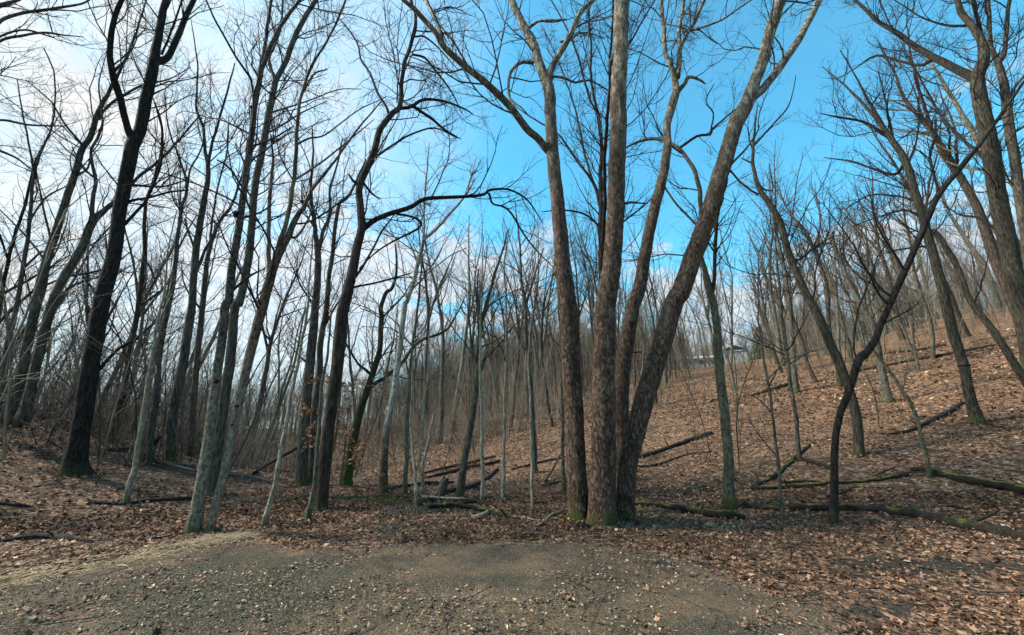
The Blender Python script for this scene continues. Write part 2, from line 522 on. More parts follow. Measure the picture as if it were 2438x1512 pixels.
def ground_mat():
    m, b = new_mat('leaf_litter_and_gravel')
    oc = b.n('ShaderNodeTexCoord').outputs['Object']
    ga = b.n('ShaderNodeAttribute', {'attribute_name': 'gravel'}).outputs['Fac']
    sa = b.n('ShaderNodeAttribute', {'attribute_name': 'soil'}).outputs['Fac']
    # ---- leaf litter: overlapping cells
    w = b.noise(oc, 14, 3, 0.6, out=1)
    wc = b.n('ShaderNodeVectorMath', {'operation': 'MULTIPLY_ADD'}, i0=w, i1=(0.09, 0.09, 0.09), i2=oc).outputs[0]
    ce = b.n('ShaderNodeSeparateColor', None, Color=b.voro(wc, 13, 'F1', 1))
    ed = b.voro(wc, 13, 'DISTANCE_TO_EDGE')
    leaf = b.ramp(ce.outputs[0], [(0.0, (0.035, 0.020, 0.012)), (0.25, (0.095, 0.052, 0.030)), (0.5, (0.175, 0.097, 0.056)), (0.75, (0.265, 0.155, 0.092)), (1.0, (0.41, 0.27, 0.165))])
    leaf = b.mix(b.math('MULTIPLY', b.math('SUBTRACT', 1.0, b.step(ed, 0.0, 0.16)), 0.7), leaf, (0.03, 0.020, 0.014))
    n3 = b.noise(oc, 0.5, 5, 0.6)
    leaf = b.mix(b.math('MULTIPLY', b.step(n3, 0.42, 0.7), 0.35), leaf, (0.25, 0.14, 0.075))
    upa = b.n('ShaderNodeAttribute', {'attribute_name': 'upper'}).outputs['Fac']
    leaf = b.mix(b.math('MULTIPLY', upa, b.step(b.noise(oc, 0.9, 6, 0.7), 0.30, 0.62)), leaf, b.mix(ce.outputs[1], (0.18, 0.095, 0.045), (0.37, 0.21, 0.10)))  # sunlit look of the upper slope put into the leaf colour
    hum = b.step(b.noise(oc, 1.1, 6, 0.7), 0.53, 0.64)
    leaf = b.mix(b.math('MULTIPLY', hum, 0.72), leaf, (0.034, 0.026, 0.018))
    # ---- dark soil
    ns = b.noise(oc, 24, 6, 0.7)
    soil = b.mix(ns, (0.014, 0.013, 0.009), (0.055, 0.048, 0.034))
    # ---- gravel on trodden earth
    nb = b.noise(oc, 1.5, 7, 0.7)
    earth = b.ramp(b.math('ADD', b.math('MULTIPLY', nb, 0.75), b.math('MULTIPLY', ns, 0.25)),
                   [(0.38, (0.028, 0.022, 0.013)), (0.46, (0.070, 0.050, 0.030)), (0.54, (0.130, 0.086, 0.049)), (0.64, (0.20, 0.128, 0.068))])
    da = b.n('ShaderNodeAttribute', {'attribute_name': 'damp'}).outputs['Fac']
    dm = b.step(b.math('ADD', da, b.math('MULTIPLY', b.math('SUBTRACT', b.noise(oc, 2.6, 6, 0.68), 0.5), 1.3)), 0.22, 0.55)
    earth = b.mix(b.math('MULTIPLY', dm, 0.85), earth, b.mix(ns, (0.013, 0.015, 0.007), (0.046, 0.048, 0.025)))
    ru = b.n('ShaderNodeAttribute', {'attribute_name': 'rut'}).outputs['Fac']
    rib = b.n('ShaderNodeTexWave', {'wave_type': 'BANDS', 'bands_direction': 'Y'}, Vector=b.n('ShaderNodeMapping', None, Vector=oc, Rotation=(0, 0, 0.12)).outputs[0], Scale=5.5, Distortion=1.2, Detail=2.0).outputs[1]
    earth = b.mix(b.math('MULTIPLY', ru, b.math('ADD', 0.25, b.math('MULTIPLY', rib, 0.6))), earth, (0.21, 0.14, 0.075))
    gs = b.n('ShaderNodeSeparateColor', None, Color=b.voro(oc, 55, 'F1', 1))
    gd = b.voro(oc, 55, 'F1', 0)
    stone = b.math('MULTIPLY', b.step(gs.outputs[0], 0.55, 0.62), b.math('SUBTRACT', 1.0, b.step(gd, 0.28, 0.42)))
    stc = b.ramp(gs.outputs[1], [(0.0, (0.10, 0.095, 0.08)), (0.6, (0.22, 0.205, 0.17)), (1.0, (0.42, 0.40, 0.34))])
    gs2 = b.n('ShaderNodeSeparateColor', None, Color=b.voro(oc, 125, 'F1', 1))
    earth = b.mix(b.math('MULTIPLY', b.step(gs2.outputs[0], 0.45, 0.9), 0.55), earth, b.mix(gs2.outputs[1], (0.03, 0.026, 0.018), (0.30, 0.25, 0.175)))
    grav = b.mix(b.math('MULTIPLY', stone, 0.8), earth, stc)
    gf = b.math('ADD', ga, b.math('MULTIPLY', b.math('SUBTRACT', b.noise(oc, 3.2, 6, 0.65), 0.5), 0.9))
    gm = b.math('MULTIPLY', b.step(gf, 0.40, 0.60), b.step(ga, 0.02, 0.12))
    sf = b.step(b.math('ADD', sa, b.math('MULTIPLY', b.math('SUBTRACT', b.noise(oc, 4.0, 6, 0.65), 0.5), 0.9)), 0.42, 0.62)
    sf = b.math('MULTIPLY', sf, b.step(sa, 0.02, 0.12))
    c = b.mix(sf, leaf, soil)
    c = b.mix(gm, c, grav)
    hl = b.math('ADD', ce.outputs[1], b.math('MULTIPLY', ed, 1.2))
    hh = b.mix(gm, hl, b.math('ADD', b.math('ADD', b.math('MULTIPLY', stone, 0.5), ns), b.math('MULTIPLY', b.math('MULTIPLY', ru, rib), 0.8)))
    finish(b, c, 0.93, hh, 1.0, 0.06)
    return m


M['ground'] = ground_mat()


def attr_mat(name, stops, rough=0.85, bumps=60, transl=0.0):
    m, b = new_mat(name)
    a = b.n('ShaderNodeAttribute', {'attribute_name': 'tint'}).outputs['Fac']
    oc = b.n('ShaderNodeTexCoord').outputs['Object']
    n = b.noise(oc, bumps, 3)
    c = b.ramp(a, stops)
    c = b.mix(b.math('MULTIPLY', b.step(n, 0.4, 0.75), 0.3), c, (0.05, 0.04, 0.03))
    finish(b, c, rough, n, 0.4, 0.01)
    return m


M['leaf'] = attr_mat('dry_brown_leaf', [(0.0, (0.028, 0.015, 0.009)), (0.25, (0.085, 0.044, 0.025)), (0.5, (0.182, 0.097, 0.055)), (0.78, (0.305, 0.172, 0.102)), (0.93, (0.46, 0.30, 0.18)), (1.0, (0.58, 0.44, 0.29))])
M['pebble'] = attr_mat('gravel_stone', [(0.0, (0.035, 0.028, 0.019)), (0.4, (0.10, 0.08, 0.053)), (0.75, (0.22, 0.178, 0.118)), (0.95, (0.39, 0.335, 0.235)), (1.0, (0.58, 0.52, 0.40))])
M['straw'] = attr_mat('pale_straw', [(0.0, (0.20, 0.14, 0.08)), (0.5, (0.40, 0.30, 0.18)), (1.0, (0.60, 0.48, 0.31))])
M['beech_leaf'] = attr_mat('orange_retained_leaf', [(0.0, (0.24, 0.11, 0.05)), (0.5, (0.42, 0.22, 0.10)), (1.0, (0.56, 0.36, 0.20))])
M['moss'] = attr_mat('green_moss', [(0.0, (0.03, 0.045, 0.010)), (0.5, (0.07, 0.09, 0.018)), (1.0, (0.13, 0.15, 0.03))])


def flat(name, c, rough=0.7):
    m, b = new_mat(name)
    oc = b.n('ShaderNodeTexCoord').outputs['Object']
    n = b.noise(oc, 5, 4)
    finish(b, b.mix(n, tuple(x * 0.8 for x in c), tuple(x * 1.15 for x in c)), rough)
    return m


M['siding'] = flat('grey_siding', (0.40, 0.40, 0.40))
M['trim'] = flat('white_trim', (0.75, 0.75, 0.74))
M['shingle'] = flat('dark_grey_shingles', (0.13, 0.13, 0.135))
M['glass'] = flat('dark_window_glass', (0.03, 0.035, 0.04), 0.15)  # last term lightens upper-slope leaves as if sunlit
M['orange_roof'] = flat('orange_brown_roof', (0.45, 0.24, 0.12))
M['whitewall'] = flat('white_wall', (0.6, 0.6, 0.58))

# ------------------------------------------------------------------ ground
NG = 380


def axis(lo, hi, n, k):
    """grid lines close together near zero"""
    a, c = math.asinh(lo / k), math.asinh(hi / k)
    return np.sinh(np.linspace(a, c, n)) * k


gx = axis(-900, 900, NG, 3.5)
gy = axis(-900, 1400, NG, 3.5) + 4.5
GX, GY = np.meshgrid(gx, gy)

EDGE_L = lambda y: -4.75 + 0.0 * y


def gravel_mask(x, y):
    """1 on the trodden gravel lay-by, fading to 0 in the woods (metres)"""
    top = 6.02 + 0.30 * fbm(x, y, 0.7, 4) - 0.55 * sstep(1.2, 2.4, x) - 0.10 * sstep(-1.0, -4.0, x)
    a = sstep(0.45, -0.45, y - top)
    rightb = 2.45 - 0.25 * (y - 4.5) + 0.5 * fbm(x + 9, y, 0.7, 4)
    r = sstep(0.7, -0.5, x - rightb)
    leftb = -5.15 + 0.48 * (y - 4.4)
    l = sstep(-0.25, 0.25, x - leftb)
    return a * r * l


def soil_mask(x, y):
    s = 0.9 * np.exp(-((x + 1.85) / 0.9) ** 2 - ((y - 8.1) / 0.55) ** 2)
    s += 0.75 * np.exp(-((x + 2.0) / 0.5) ** 2 - ((y - 7.0) / 0.5) ** 2)
    s += 1.0 * np.exp(-((x - 5.0 - 0.5 * (5.1 - y)) / 1.25) ** 2 - ((y - 5.25 + 0.16 * (x - 4.5)) / 0.32) ** 2)
    s += 0.6 * np.exp(-((x - 3.3) / 0.9) ** 2 - ((y - 4.2) / 0.5) ** 2)
    s += 0.8 * np.exp(-((x + 10.5) / 3.0) ** 2 - ((y - 11.3) / 0.9) ** 2)
    s += 0.5 * np.exp(-((x + 7.5) / 2.5) ** 2 - ((y - 12.5) / 1.5) ** 2)
    return np.clip(s, 0, 1)


def damp_mask(x, y):
    d = 0.95 * np.exp(-((x + 2.9) / 1.5) ** 2 - ((y - 4.7) / 0.9) ** 2) + 0.6 * np.exp(-((x - 1.3) / 1.3) ** 2 - ((y - 3.6) / 0.5) ** 2)
    return np.clip(d + 0.5 * np.exp(-((x + 0.1) / 0.7) ** 2 - ((y - 4.7) / 0.35) ** 2), 0, 1)


def rut_mask(x, y):
    d = y - 3.95 - 0.13 * x
    return np.exp(-((d) / 0.16) ** 2) * sstep(-1.2, 0.2, x) * sstep(3.2, 2.2, x) + 0.8 * np.exp(-((d - 1.15) / 0.14) ** 2) * sstep(-2.2, -1.0, x) * sstep(1.6, 0.6, x)


def sunlit_slope_mask(x, y):
    """tan-orange leaf tone of the upper slope, with its sunlit brightness painted in"""
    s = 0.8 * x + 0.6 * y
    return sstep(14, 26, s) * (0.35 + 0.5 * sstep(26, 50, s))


gz = H(GX, GY)
near = np.clip(1 - np.hypot(GX, GY - 4) / 30, 0, 1)
gz = gz + near * (0.035 * fbm(GX, GY, 0.8, 4) * (0.3 + 0.7 * gravel_mask(GX, GY)) + 0.02 * fbm(GX + 40, GY, 1.7, 3))
ii = np.arange(NG - 1)[:, None] * NG + np.arange(NG - 1)[None, :]
quads = np.stack([ii, ii + 1, ii + NG + 1, ii + NG], axis=-1).reshape(-1, 4)
gme = make_mesh('forest_floor', np.stack([GX, GY, gz], -1).reshape(-1, 3), [quads])
for nm, f in (('gravel', gravel_mask), ('soil', soil_mask), ('upper', sunlit_slope_mask), ('damp', damp_mask), ('rut', rut_mask)):
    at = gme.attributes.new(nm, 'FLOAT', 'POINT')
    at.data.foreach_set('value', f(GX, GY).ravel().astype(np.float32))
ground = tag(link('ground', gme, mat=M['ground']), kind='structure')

# ------------------------------------------------------------------ trees traced from the photograph, each at its own distance
def fillw(pts):
    """points (x, y, w) or (x, y): widths missing in between are interpolated"""
    w = [p[2] if len(p) > 2 else None for p in pts]
    kn = [i for i, v in enumerate(w) if v is not None]
    if kn[-1] != len(w) - 1:
        w[-1] = w[kn[-1]] * 0.55; kn.append(len(w) - 1)
    ws = np.interp(range(len(w)), kn, [w[i] for i in kn])
    return np.array([(p[0], p[1], ws[i]) for i, p in enumerate(pts)], float)


STRANDS = {}


def traced_tree(name, label, mat, twig, trunks, limbs=(), dens=(2.7, 4.8, 5.4), u0=0.35, flare=0.38, seed=0, cat='tree',
                limbmat=None, ext=True, group=None, base=None, up=0.12, lenk=1.0, d3=True, dist=None):
    rng = np.random.default_rng(seed + 1000)
    t0 = fillw(trunks[0])
    bp = np.array(base, float) if base is not None else hit(t0[0, 0], t0[0, 1])
    if dist is not None:
        az = math.atan2(bp[0], bp[1])
        bp = np.array([dist * math.sin(az), dist * math.cos(az), float(H(dist * math.sin(az), dist * math.cos(az)))])
    root = link(name, None, loc=bp)
    root.empty_display_size = 0.5
    tag(root, label, cat, group)
    nrm = norm(np.array([bp[0], bp[1]]))
    done_px, done_D, owner = [], [], []
    strands = []
    lastM = None
    allp = [(p, True) for p in trunks] + [(p, False) for p in limbs]
    trunk_obs = []
    for si, (pts, is_trunk) in enumerate(allp):
        A = fillw(pts)
        span = np.linalg.norm(np.diff(A[:, :2], axis=0), axis=1).mean()
        sub = int(np.clip(span / (9 if A[0, 2] > 12 else 12), 2, 14))
        C = catmull(A, sub)
        C[:, 2] = np.maximum(C[:, 2], 0.8)
        n = len(C)
        # small natural wobble
        ph = rng.uniform(0, 6.28, 4)
        u = np.linspace(0, 1, n)
        Lpx = span * (len(A) - 1)
        amp = np.where(C[:, 2] > 12, 0.010 * C[:, 2] + 0.35, 0.05 * C[:, 2] + 0.5)
        C[:, 0] += amp * (np.sin(u * Lpx / 23 + ph[0]) + 0.7 * np.sin(u * Lpx / 9 + ph[1])) * np.minimum(1, u * 6)
        C[:, 1] += 0.5 * amp * np.sin(u * Lpx / 19 + ph[2]) * np.minimum(1, u * 6)
        ground_start = is_trunk and (si == 0 or len(trunk_obs) == 0 or A[0, 1] > A[:, 1].min() + 200 and abs(A[0, 1] - allp[0][0][0][1]) < 130)
        if is_trunk and ground_start:
            g = bp if (si == 0) else hit(A[0, 0], A[0, 1])
            D0 = float(nrm @ g[:2])
            slope = rng.uniform(-0.05, 0.06)
            par = None
        else:
            px = np.concatenate(done_px)
            j = np.argmin(((px[:, :2] - C[0, :2]) ** 2).sum(1))
            D0 = float(np.concatenate(done_D)[j])
            par = np.concatenate(owner)[j]
            slope = rng.uniform(-0.45, 0.5)
        # to 3D
        P = np.empty((n, 3)); R = np.empty(n); D = np.empty(n)
        acc = 0.0
        tg = norm(np.gradient(C[:, :2], axis=0))
        # a tube off the axis of a wide lens looks wider across the direction away from the centre
        wide = np.sqrt(1 + ((C[:, 0] - CX) / FPX * tg[:, 1] - (C[:, 1] - CY) / FPX * tg[:, 0]) ** 2)
        for i in range(n):
            d = ray(C[i, 0], C[i, 1])
            D[i] = D0 + slope * acc
            t = D[i] / (nrm[0] * d[0] + nrm[1] * d[1])
            P[i] = (t * d[0], t * d[1], EYE + t * d[2])
            R[i] = 0.5 * C[i, 2] * t / FPX / wide[i]
            if i:
                # perpendicular drop of depth follows the length travelled across the view
                acc += np.linalg.norm((C[i, :2] - C[i - 1, :2])) * t / FPX
        # beyond the frame the stem goes on
        x, y = C[-1, 0], C[-1, 1]
        if ext and (y < 25 or x < 15 or x > 2422):
            tn = norm(P[-1] - P[-4] if n > 4 else P[-1] - P[0])
            L = float(np.clip(R[-1] * 45, 0.8, 4.5))
            m = 12
            ex, er = [], []
            cur = P[-1].copy()
            for k in range(1, m + 1):
                tn = norm(tn + rng.normal(size=3) * 0.10 + np.array([0, 0, 0.05]))
                cur = cur + tn * L / m
                ex.append(cur.copy()); er.append(R[-1] * (1 - 0.75 * k / m))
            P = np.vstack([P, ex]); R = np.concatenate([R, er])
        done_px.append(C); done_D.append(D)
        wmax = A[:, 2].max()
        sides = 26 if wmax > 34 else 16 if wmax > 18 else 10 if wmax > 8 else 6
        PP, RR = P, R
        if is_trunk and ground_start:
            dn = norm(P[1] - P[0])
            PP = np.vstack([P[0] - np.array([0, 0, 0.4]) - dn * 0.05, P[0] - np.array([0, 0, 0.12]), P]); RR = np.concatenate([[R[0] * 1.05, R[0] * 1.03], R])
        if par is None and wmax > 30:
            PP, RR = resample(PP, RR, max(len(PP), 130))
        K = len(PP)
        th = np.linspace(0, 2 * math.pi, sides, endpoint=False)[None, :]
        hh = (PP[:, 2] - P[0, 2])[:, None]
        ph = rng.uniform(0, 6.28, 8)
        rm = 1 + 0.020 * np.sin(2 * th + ph[0] + 0.4 * hh) + 0.022 * np.sin(3 * th + ph[1] - 0.7 * hh) + 0.022 * np.sin(5 * th + ph[2] + 2.1 * hh) * (sides > 8)
        rm = rm + 0.02 * rng.normal(size=(K, sides)) * (sides > 8)
        if is_trunk and ground_start:
            lob = 0.35 + 0.9 * np.maximum(0, np.sin(2.5 * th * 2 + ph[4])) * (0.65 + 0.35 * np.sin(th + ph[5]))
            rm = rm + flare * np.exp(-np.maximum(hh, -0.1) / 0.22) * lob
        v, fs = tubes((PP - bp)[None], RR[None], sides, rm[None], caps=True, ref=(0.13, 0.99, 0.05) if abs(norm(PP[-1] - PP[0])[2]) > 0.5 else None)
        me = make_mesh('trunk' if par is None else 'limb', v, fs)
        mm = M[mat] if (par is None or limbmat is None) else M[limbmat]
        if par is None:
            o = link('trunk', me, root, mat=mm)
            trunk_obs.append(o)
            who = len(trunk_obs) - 1
        else:
            o = link('limb', me, trunk_obs[int(par)], mat=mm)
            who = int(par)
        owner.append(np.full(len(C), who))
        strands.append((P, R, par is None))
    STRANDS[label] = (root, trunk_obs, done_px, [q[0][:len(c)] for q, c in zip(strands, done_px)], [q[1][:len(c)] for q, c in zip(strands, done_px)], owner)
    # twigs
    parts = []
    Pl = np.stack([resample(P, R, 20)[0] for P, R, tr in strands]); Rl = np.stack([resample(P, R, 20)[1] for P, R, tr in strands])
    tr = np.array([s[2] for s in strands])
    if (tr).any():
        parts += twig_levels(Pl[tr], Rl[tr], rng, dens[0] * 0.8, dens[1], dens[2], u0, 0.22, lenk=lenk, up=up)
    if (~tr).any():
        parts += twig_levels(Pl[~tr], Rl[~tr], rng, dens[0] * 1.15, dens[1], dens[2], 0.12, 0.2, lenk=lenk, up=up)
    if parts:
        v, fs = merge(parts)
        me = make_mesh('twigs', v - bp, fs)
        link('twigs', me, root, mat=M[twig])['kind'] = 'stuff'
    return root


T = traced_tree
# --- the big sycamore and its neighbours
T('sycamore_tree', 'large sycamore with four trunks spreading from one base at the edge of the gravel', 'sycamore', 'twig_brown',
  [[(1430, 1250, 74), (1433, 1226, 68), (1436, 1100, 60), (1436, 989, 57), (1438, 860, 53), (1441, 731, 48), (1459, 600, 43), (1467, 450, 40), (1471, 300, 39), (1475, 150, 36), (1480, 0, 34), (1484, -80, 33)],
   [(1378, 1238, 52), (1375, 1200, 49), (1371, 1100, 48), (1364, 960, 46), (1358, 850, 45), (1351, 731, 43), (1337, 600, 36), (1324, 450, 31), (1314, 350, 29), (1311, 275, 26), (1305, 210, 27), (1283, 150, 21), (1268, 100, 20), (1248, 65, 18), (1228, 25, 17), (1215, -5, 15)],
   [(1476, 1218, 42), (1477, 1120, 38), (1480, 937, 34), (1489, 834, 34), (1504, 740, 33), (1520, 690, 31), (1537, 600, 28), (1556, 500, 26), (1577, 425, 23), (1588, 350, 20), (1588, 300, 18), (1599, 250, 20), (1609, 215, 18), (1598, 160, 13), (1583, 120, 11), (1578, 60, 10), (1575, -4, 8)],
   [(1488, 1236, 44), (1488, 1185, 44), (1497, 1092, 45), (1522, 989, 47), (1553, 886, 48), (1601, 731, 46), (1621, 690, 45), (1655, 600, 44), (1689, 500, 41), (1719, 400, 39), (1750, 300, 37), (1775, 250, 34), (1798, 190, 28), (1818, 135, 27), (1833, 75, 27), (1860, -5, 25)]],
  [[(1308, 362, 20), (1297, 350, 19), (1278, 328, 18), (1259, 312, 18), (1234, 280, 18), (1209, 250, 18), (1159, 200, 17), (1109, 160, 16), (1059, 115, 15), (1034, 75, 13), (989, 25, 12), (957, -3, 10)],
   [(1049, 95, 9), (1044, 60, 8), (1030, 30, 8), (1007, -3, 7)],
   [(1306, 190, 20), (1316, 155, 15), (1343, 110, 14), (1368, 60, 12), (1383, 30, 11), (1415, -4, 9)],
   [(1270, 150, 9), (1243, 148, 9), (1223, 162, 8), (1211, 190, 7), (1214, 235, 6), (1239, 255, 4), (1262, 280, 2)],
   [(1318, 182, 7), (1348, 187, 7), (1368, 197, 6), (1403, 192, 5), (1448, 215, 3)],
   [(1332, 100, 7), (1358, 95, 7), (1380, 78, 6), (1412, 82, 4), (1440, 95, 2)],
   [(1252, 75, 8), (1278, 52, 8), (1310, 48, 7), (1348, 47, 5)],
   [(1612, 185, 15), (1616, 150, 13), (1618, 110, 11), (1618, 65, 9), (1629, -4, 7)],
   [(1620, 112, 8), (1633, 85, 8), (1653, 52, 8), (1680, -4, 7)],
   [(1628, 76, 7), (1668, 67, 6), (1718, 47, 5), (1755, 22, 4), (1790, 0, 3)],
   [(1612, 220, 11), (1630, 197, 10), (1637, 184, 9), (1660, 188, 7), (1680, 200, 3)],
   [(1779, 245, 20), (1797, 228, 18), (1817, 210, 18), (1852, 165, 18), (1897, 100, 17), (1927, 45, 16), (1953, -4, 15)],
   [(1455, 152, 14), (1458, 140, 13), (1457, 132, 8)],
   [(1467, 845, 6), (1500, 840, 5), (1530, 838, 3)],
   [(1724, 392, 8), (1738, 407, 6), (1758, 430, 4), (1785, 448, 2)],
   [(1477, 490, 7), (1500, 482, 6), (1535, 485, 3)]],
  dens=(2.2, 3.6, 4.5), u0=0.62, flare=0.22, seed=1)
T('bare_tree', 'slender dark tree with two close stems just behind the four sycamore trunks', 'dark', 'twig_dark',
  [[(1428, 1150, 17), (1428, 900, 14), (1430, 650, 12), (1429, 450, 10), (1432, 350, 9), (1424, 275, 7), (1408, 200, 6), (1406, 100, 5), (1398, -4, 4)]],
  [[(1432, 640, 11), (1438, 500, 10), (1440, 350, 9), (1448, 250, 8), (1454, 125, 6), (1460, -4, 4)],
   [(1430, 500, 8), (1413, 440, 7), (1368, 375, 6), (1328, 320, 5), (1268, 282, 4), (1215, 245, 2)],
   [(1432, 480, 7), (1400, 400, 6), (1378, 300, 5), (1355, 215, 4), (1330, 150, 3), (1290, 60, 2)],
   [(1428, 540, 6), (1390, 510, 5), (1340, 500, 4), (1290, 505, 2)],
   [(1430, 280, 6), (1405, 240, 6), (1380, 150, 5), (1350, 70, 4), (1310, -4, 3)],
   [(1452, 220, 5), (1490, 120, 5), (1530, 50, 4), (1560, -4, 3)],
   [(1440, 560, 5), (1520, 500, 4), (1570, 455, 2)]], seed=2, dens=(3.2, 4.2, 4.5), u0=0.3)
T('bare_tree', 'greenish trunk beyond the mossy log, its dark upper limb arching behind the sycamore', 'green', 'twig_dark',
  [[(1737, 1208, 32.2), (1735, 1150, 26.4), (1734, 1092, 25.3), (1721, 963, 24.1), (1711, 860, 23.0), (1706, 783, 20.7), (1698, 725, 18.4), (1689, 690, 18.4), (1676, 640, 13.8), (1664, 590, 12.6), (1666, 540, 11.5), (1668, 495, 11.5), (1665, 450, 11.5), (1648, 400, 10.3), (1618, 355, 9.2), (1578, 335, 8.0), (1538, 332, 6.9), (1493, 350, 4.6), (1478, 365, 2.3)]],
  [[(1694, 700, 12), (1700, 665, 10), (1703, 550, 9), (1713, 490, 8), (1728, 435, 7), (1735, 400, 6), (1783, 345, 4), (1808, 300, 2)],
   [(1618, 352, 7), (1658, 325, 7), (1690, 320, 6), (1698, 305, 5), (1728, 280, 4), (1765, 245, 2)],
   [(1668, 545, 7), (1653, 530, 7), (1613, 490, 6), (1583, 450, 5), (1560, 430, 2)],
   [(1690, 320, 4), (1697, 270, 4), (1680, 240, 3), (1700, 200, 2)]], seed=3, u0=0.5, limbmat='mossy')
# --- left group
T('bare_tree', 'tall black-barked tree with a flared base and high forks on the leaf-covered bank', 'dark', 'twig_dark',
  [[(182, 1128, 81.4), (179, 1103, 66.0), (189, 1041, 51.7), (205, 937, 48.4), (222, 834, 45.1), (238, 731, 44.0), (248, 690, 41.8), (272, 600, 37.4), (286, 500, 35.2), (304, 400, 36.3), (317, 345, 36.3), (333, 310, 33.0), (345, 250, 31.9), (355, 200, 30.8), (367, 145, 28.6), (374, 100, 23.1), (385, 40, 20.9), (396, -4, 18.7)]],
  [[(315, 330, 22), (302, 300, 18), (288, 240, 18), (270, 185, 18), (262, 135, 16), (265, 85, 16), (273, 40, 15), (291, -4, 14)],
   [(272, 170, 9), (279, 162, 8), (296, 146, 5)],
   [(368, 145, 22), (383, 145, 20), (400, 135, 19), (420, 95, 18), (440, 45, 16), (462, -4, 14)],
   [(296, 535, 10), (318, 512, 9), (345, 480, 8), (365, 440, 8), (382, 395, 7), (386, 320, 6), (370, 245, 4)],
   [(298, 484, 8), (320, 476, 7), (350, 472, 6), (400, 458, 5), (450, 452, 3)],
   [(236, 880, 10), (260, 852, 9), (284, 829, 8), (330, 803, 6), (382, 752, 4), (400, 720, 3)],
   [(385, 130, 7), (400, 95, 6), (412, 60, 6), (430, 10, 5), (440, -5, 4)]], seed=4, flare=0.25, dens=(2.2, 3.8, 4.5))
T('bare_tree', 'straight grey tree with a broken knob, first behind the black-barked tree', 'grey', 'twig_dark',
  [[(35, 968, 30), (57, 860, 28), (80, 750, 27), (110, 625, 25), (150, 500, 22), (175, 425, 20), (194, 360, 18), (215, 325, 16), (235, 265, 14), (262, 212, 10), (300, 140, 8), (330, 60, 6), (350, -5, 4)]],
  [[(235, 285, 9), (250, 260, 8), (290, 230, 8), (345, 200, 6), (400, 190, 4), (455, 160, 2)], [(200, 350, 8), (150, 290, 5), (120, 240, 4), (60, 190, 2)],
   [(180, 420, 7), (210, 400, 6), (215, 360, 5)], [(110, 625, 6), (60, 560, 5), (0, 500, 3)]], seed=5, u0=0.4, dist=16.5)
T('bare_tree', 'grey tree forking low, one limb passing behind the black-barked trunk', 'grey', 'twig_dark',
  [[(62, 975, 30), (88, 860, 28), (115, 750, 27), (150, 665, 25), (195, 590, 24), (220, 530, 22), (250, 500, 14), (280, 475, 12), (320, 430, 9), (370, 390, 8), (425, 335, 6), (470, 280, 4)]],
  [[(219, 528, 13), (220, 480, 12), (227, 425, 10), (217, 365, 8), (235, 320, 8), (245, 280, 6), (235, 200, 4), (255, 120, 2)],
   [(227, 425, 6), (200, 400, 5), (170, 350, 3)], [(150, 660, 7), (250, 640, 5), (310, 600, 3)], [(310, 440, 6), (380, 445, 5), (440, 430, 3)],
   [(110, 760, 7), (160, 690, 6), (230, 660, 4), (300, 640, 2)]], seed=6, dist=15.8)
T('bare_tree', 'thin crooked grey tree at the outer end of the left bank', 'grey', 'twig_dark',
  [[(2, 940, 18), (15, 834, 16), (37, 740, 14), (55, 640, 13), (70, 525, 11), (82, 415, 9), (95, 370, 7), (120, 310, 6), (131, 250, 5), (127, 170, 4), (105, 115, 3)]],
  [[(82, 415, 6), (60, 300, 5), (40, 190, 3)], [(70, 525, 6), (110, 470, 5), (165, 440, 3)], [(55, 640, 7), (100, 600, 5), (150, 590, 2)]], seed=7, dist=18.0, dens=(3, 4, 4.5))
T('bare_tree', 'dark thin tree leaning over the bank brush at the photo edge', 'dark', 'twig_dark',
  [[(-30, 930, 16), (-12, 800, 14), (5, 700, 12), (30, 575, 10), (55, 505, 9), (80, 400, 7), (110, 330, 4), (150, 260, 2)]],
  [[(5, 700, 8), (80, 660, 6), (160, 610, 3)], [(20, 620, 7), (0, 560, 5), (-30, 520, 3)], [(-5, 770, 9), (70, 700, 7), (130, 670, 5), (200, 640, 2)]], seed=8, dist=18.5, dens=(3.4, 4.4, 4.5))
T('bare_tree', 'tree mostly out of view whose pale limbs reach in across the upper left sky', 'grey', 'twig_dark',
  [[(-170, 1040, 44), (-150, 800, 40), (-120, 500, 34), (-90, 250, 28), (-70, 60, 24), (-60, -60, 20)]],
  [[(-85, 190, 18), (-30, 100, 13), (0, 52, 11), (60, 30, 9), (120, 22, 8), (190, 10, 6), (225, -8, 5)],
   [(-92, 270, 15), (-40, 150, 9), (0, 98, 8), (60, 84, 7), (110, 78, 6), (150, 84, 4), (200, 88, 2)],
   [(-92, 260, 12), (-40, 130, 9), (0, 88, 7), (60, 72, 5), (130, 90, 3)],
   [(-70, 50, 22), (-20, 20, 16), (30, 5, 10), (60, -8, 8)],
   [(-100, 330, 13), (-50, 310, 8), (0, 286, 6), (70, 298, 5), (150, 300, 3)],
   [(-105, 360, 12), (-40, 350, 7), (30, 372, 5), (75, 402, 3)]], seed=9, dist=13.0, dens=(2.6, 4, 4.5), u0=0.5)
T('bare_tree', 'slender brown tree rising straight just beyond the black-barked tree', 'brown', 'twig_dark',
  [[(262, 1048, 19), (268, 1020, 18), (294, 922, 17), (310, 834, 16), (327, 740, 13), (342, 625, 11), (345, 500, 9), (370, 415, 7), (385, 350, 6), (383, 290, 5), (365, 235, 3)]],
  [[(343, 620, 5), (360, 640, 5), (375, 690, 3)], [(330, 730, 6), (385, 690, 5), (420, 640, 3)]], seed=10, dens=(3, 4, 4))
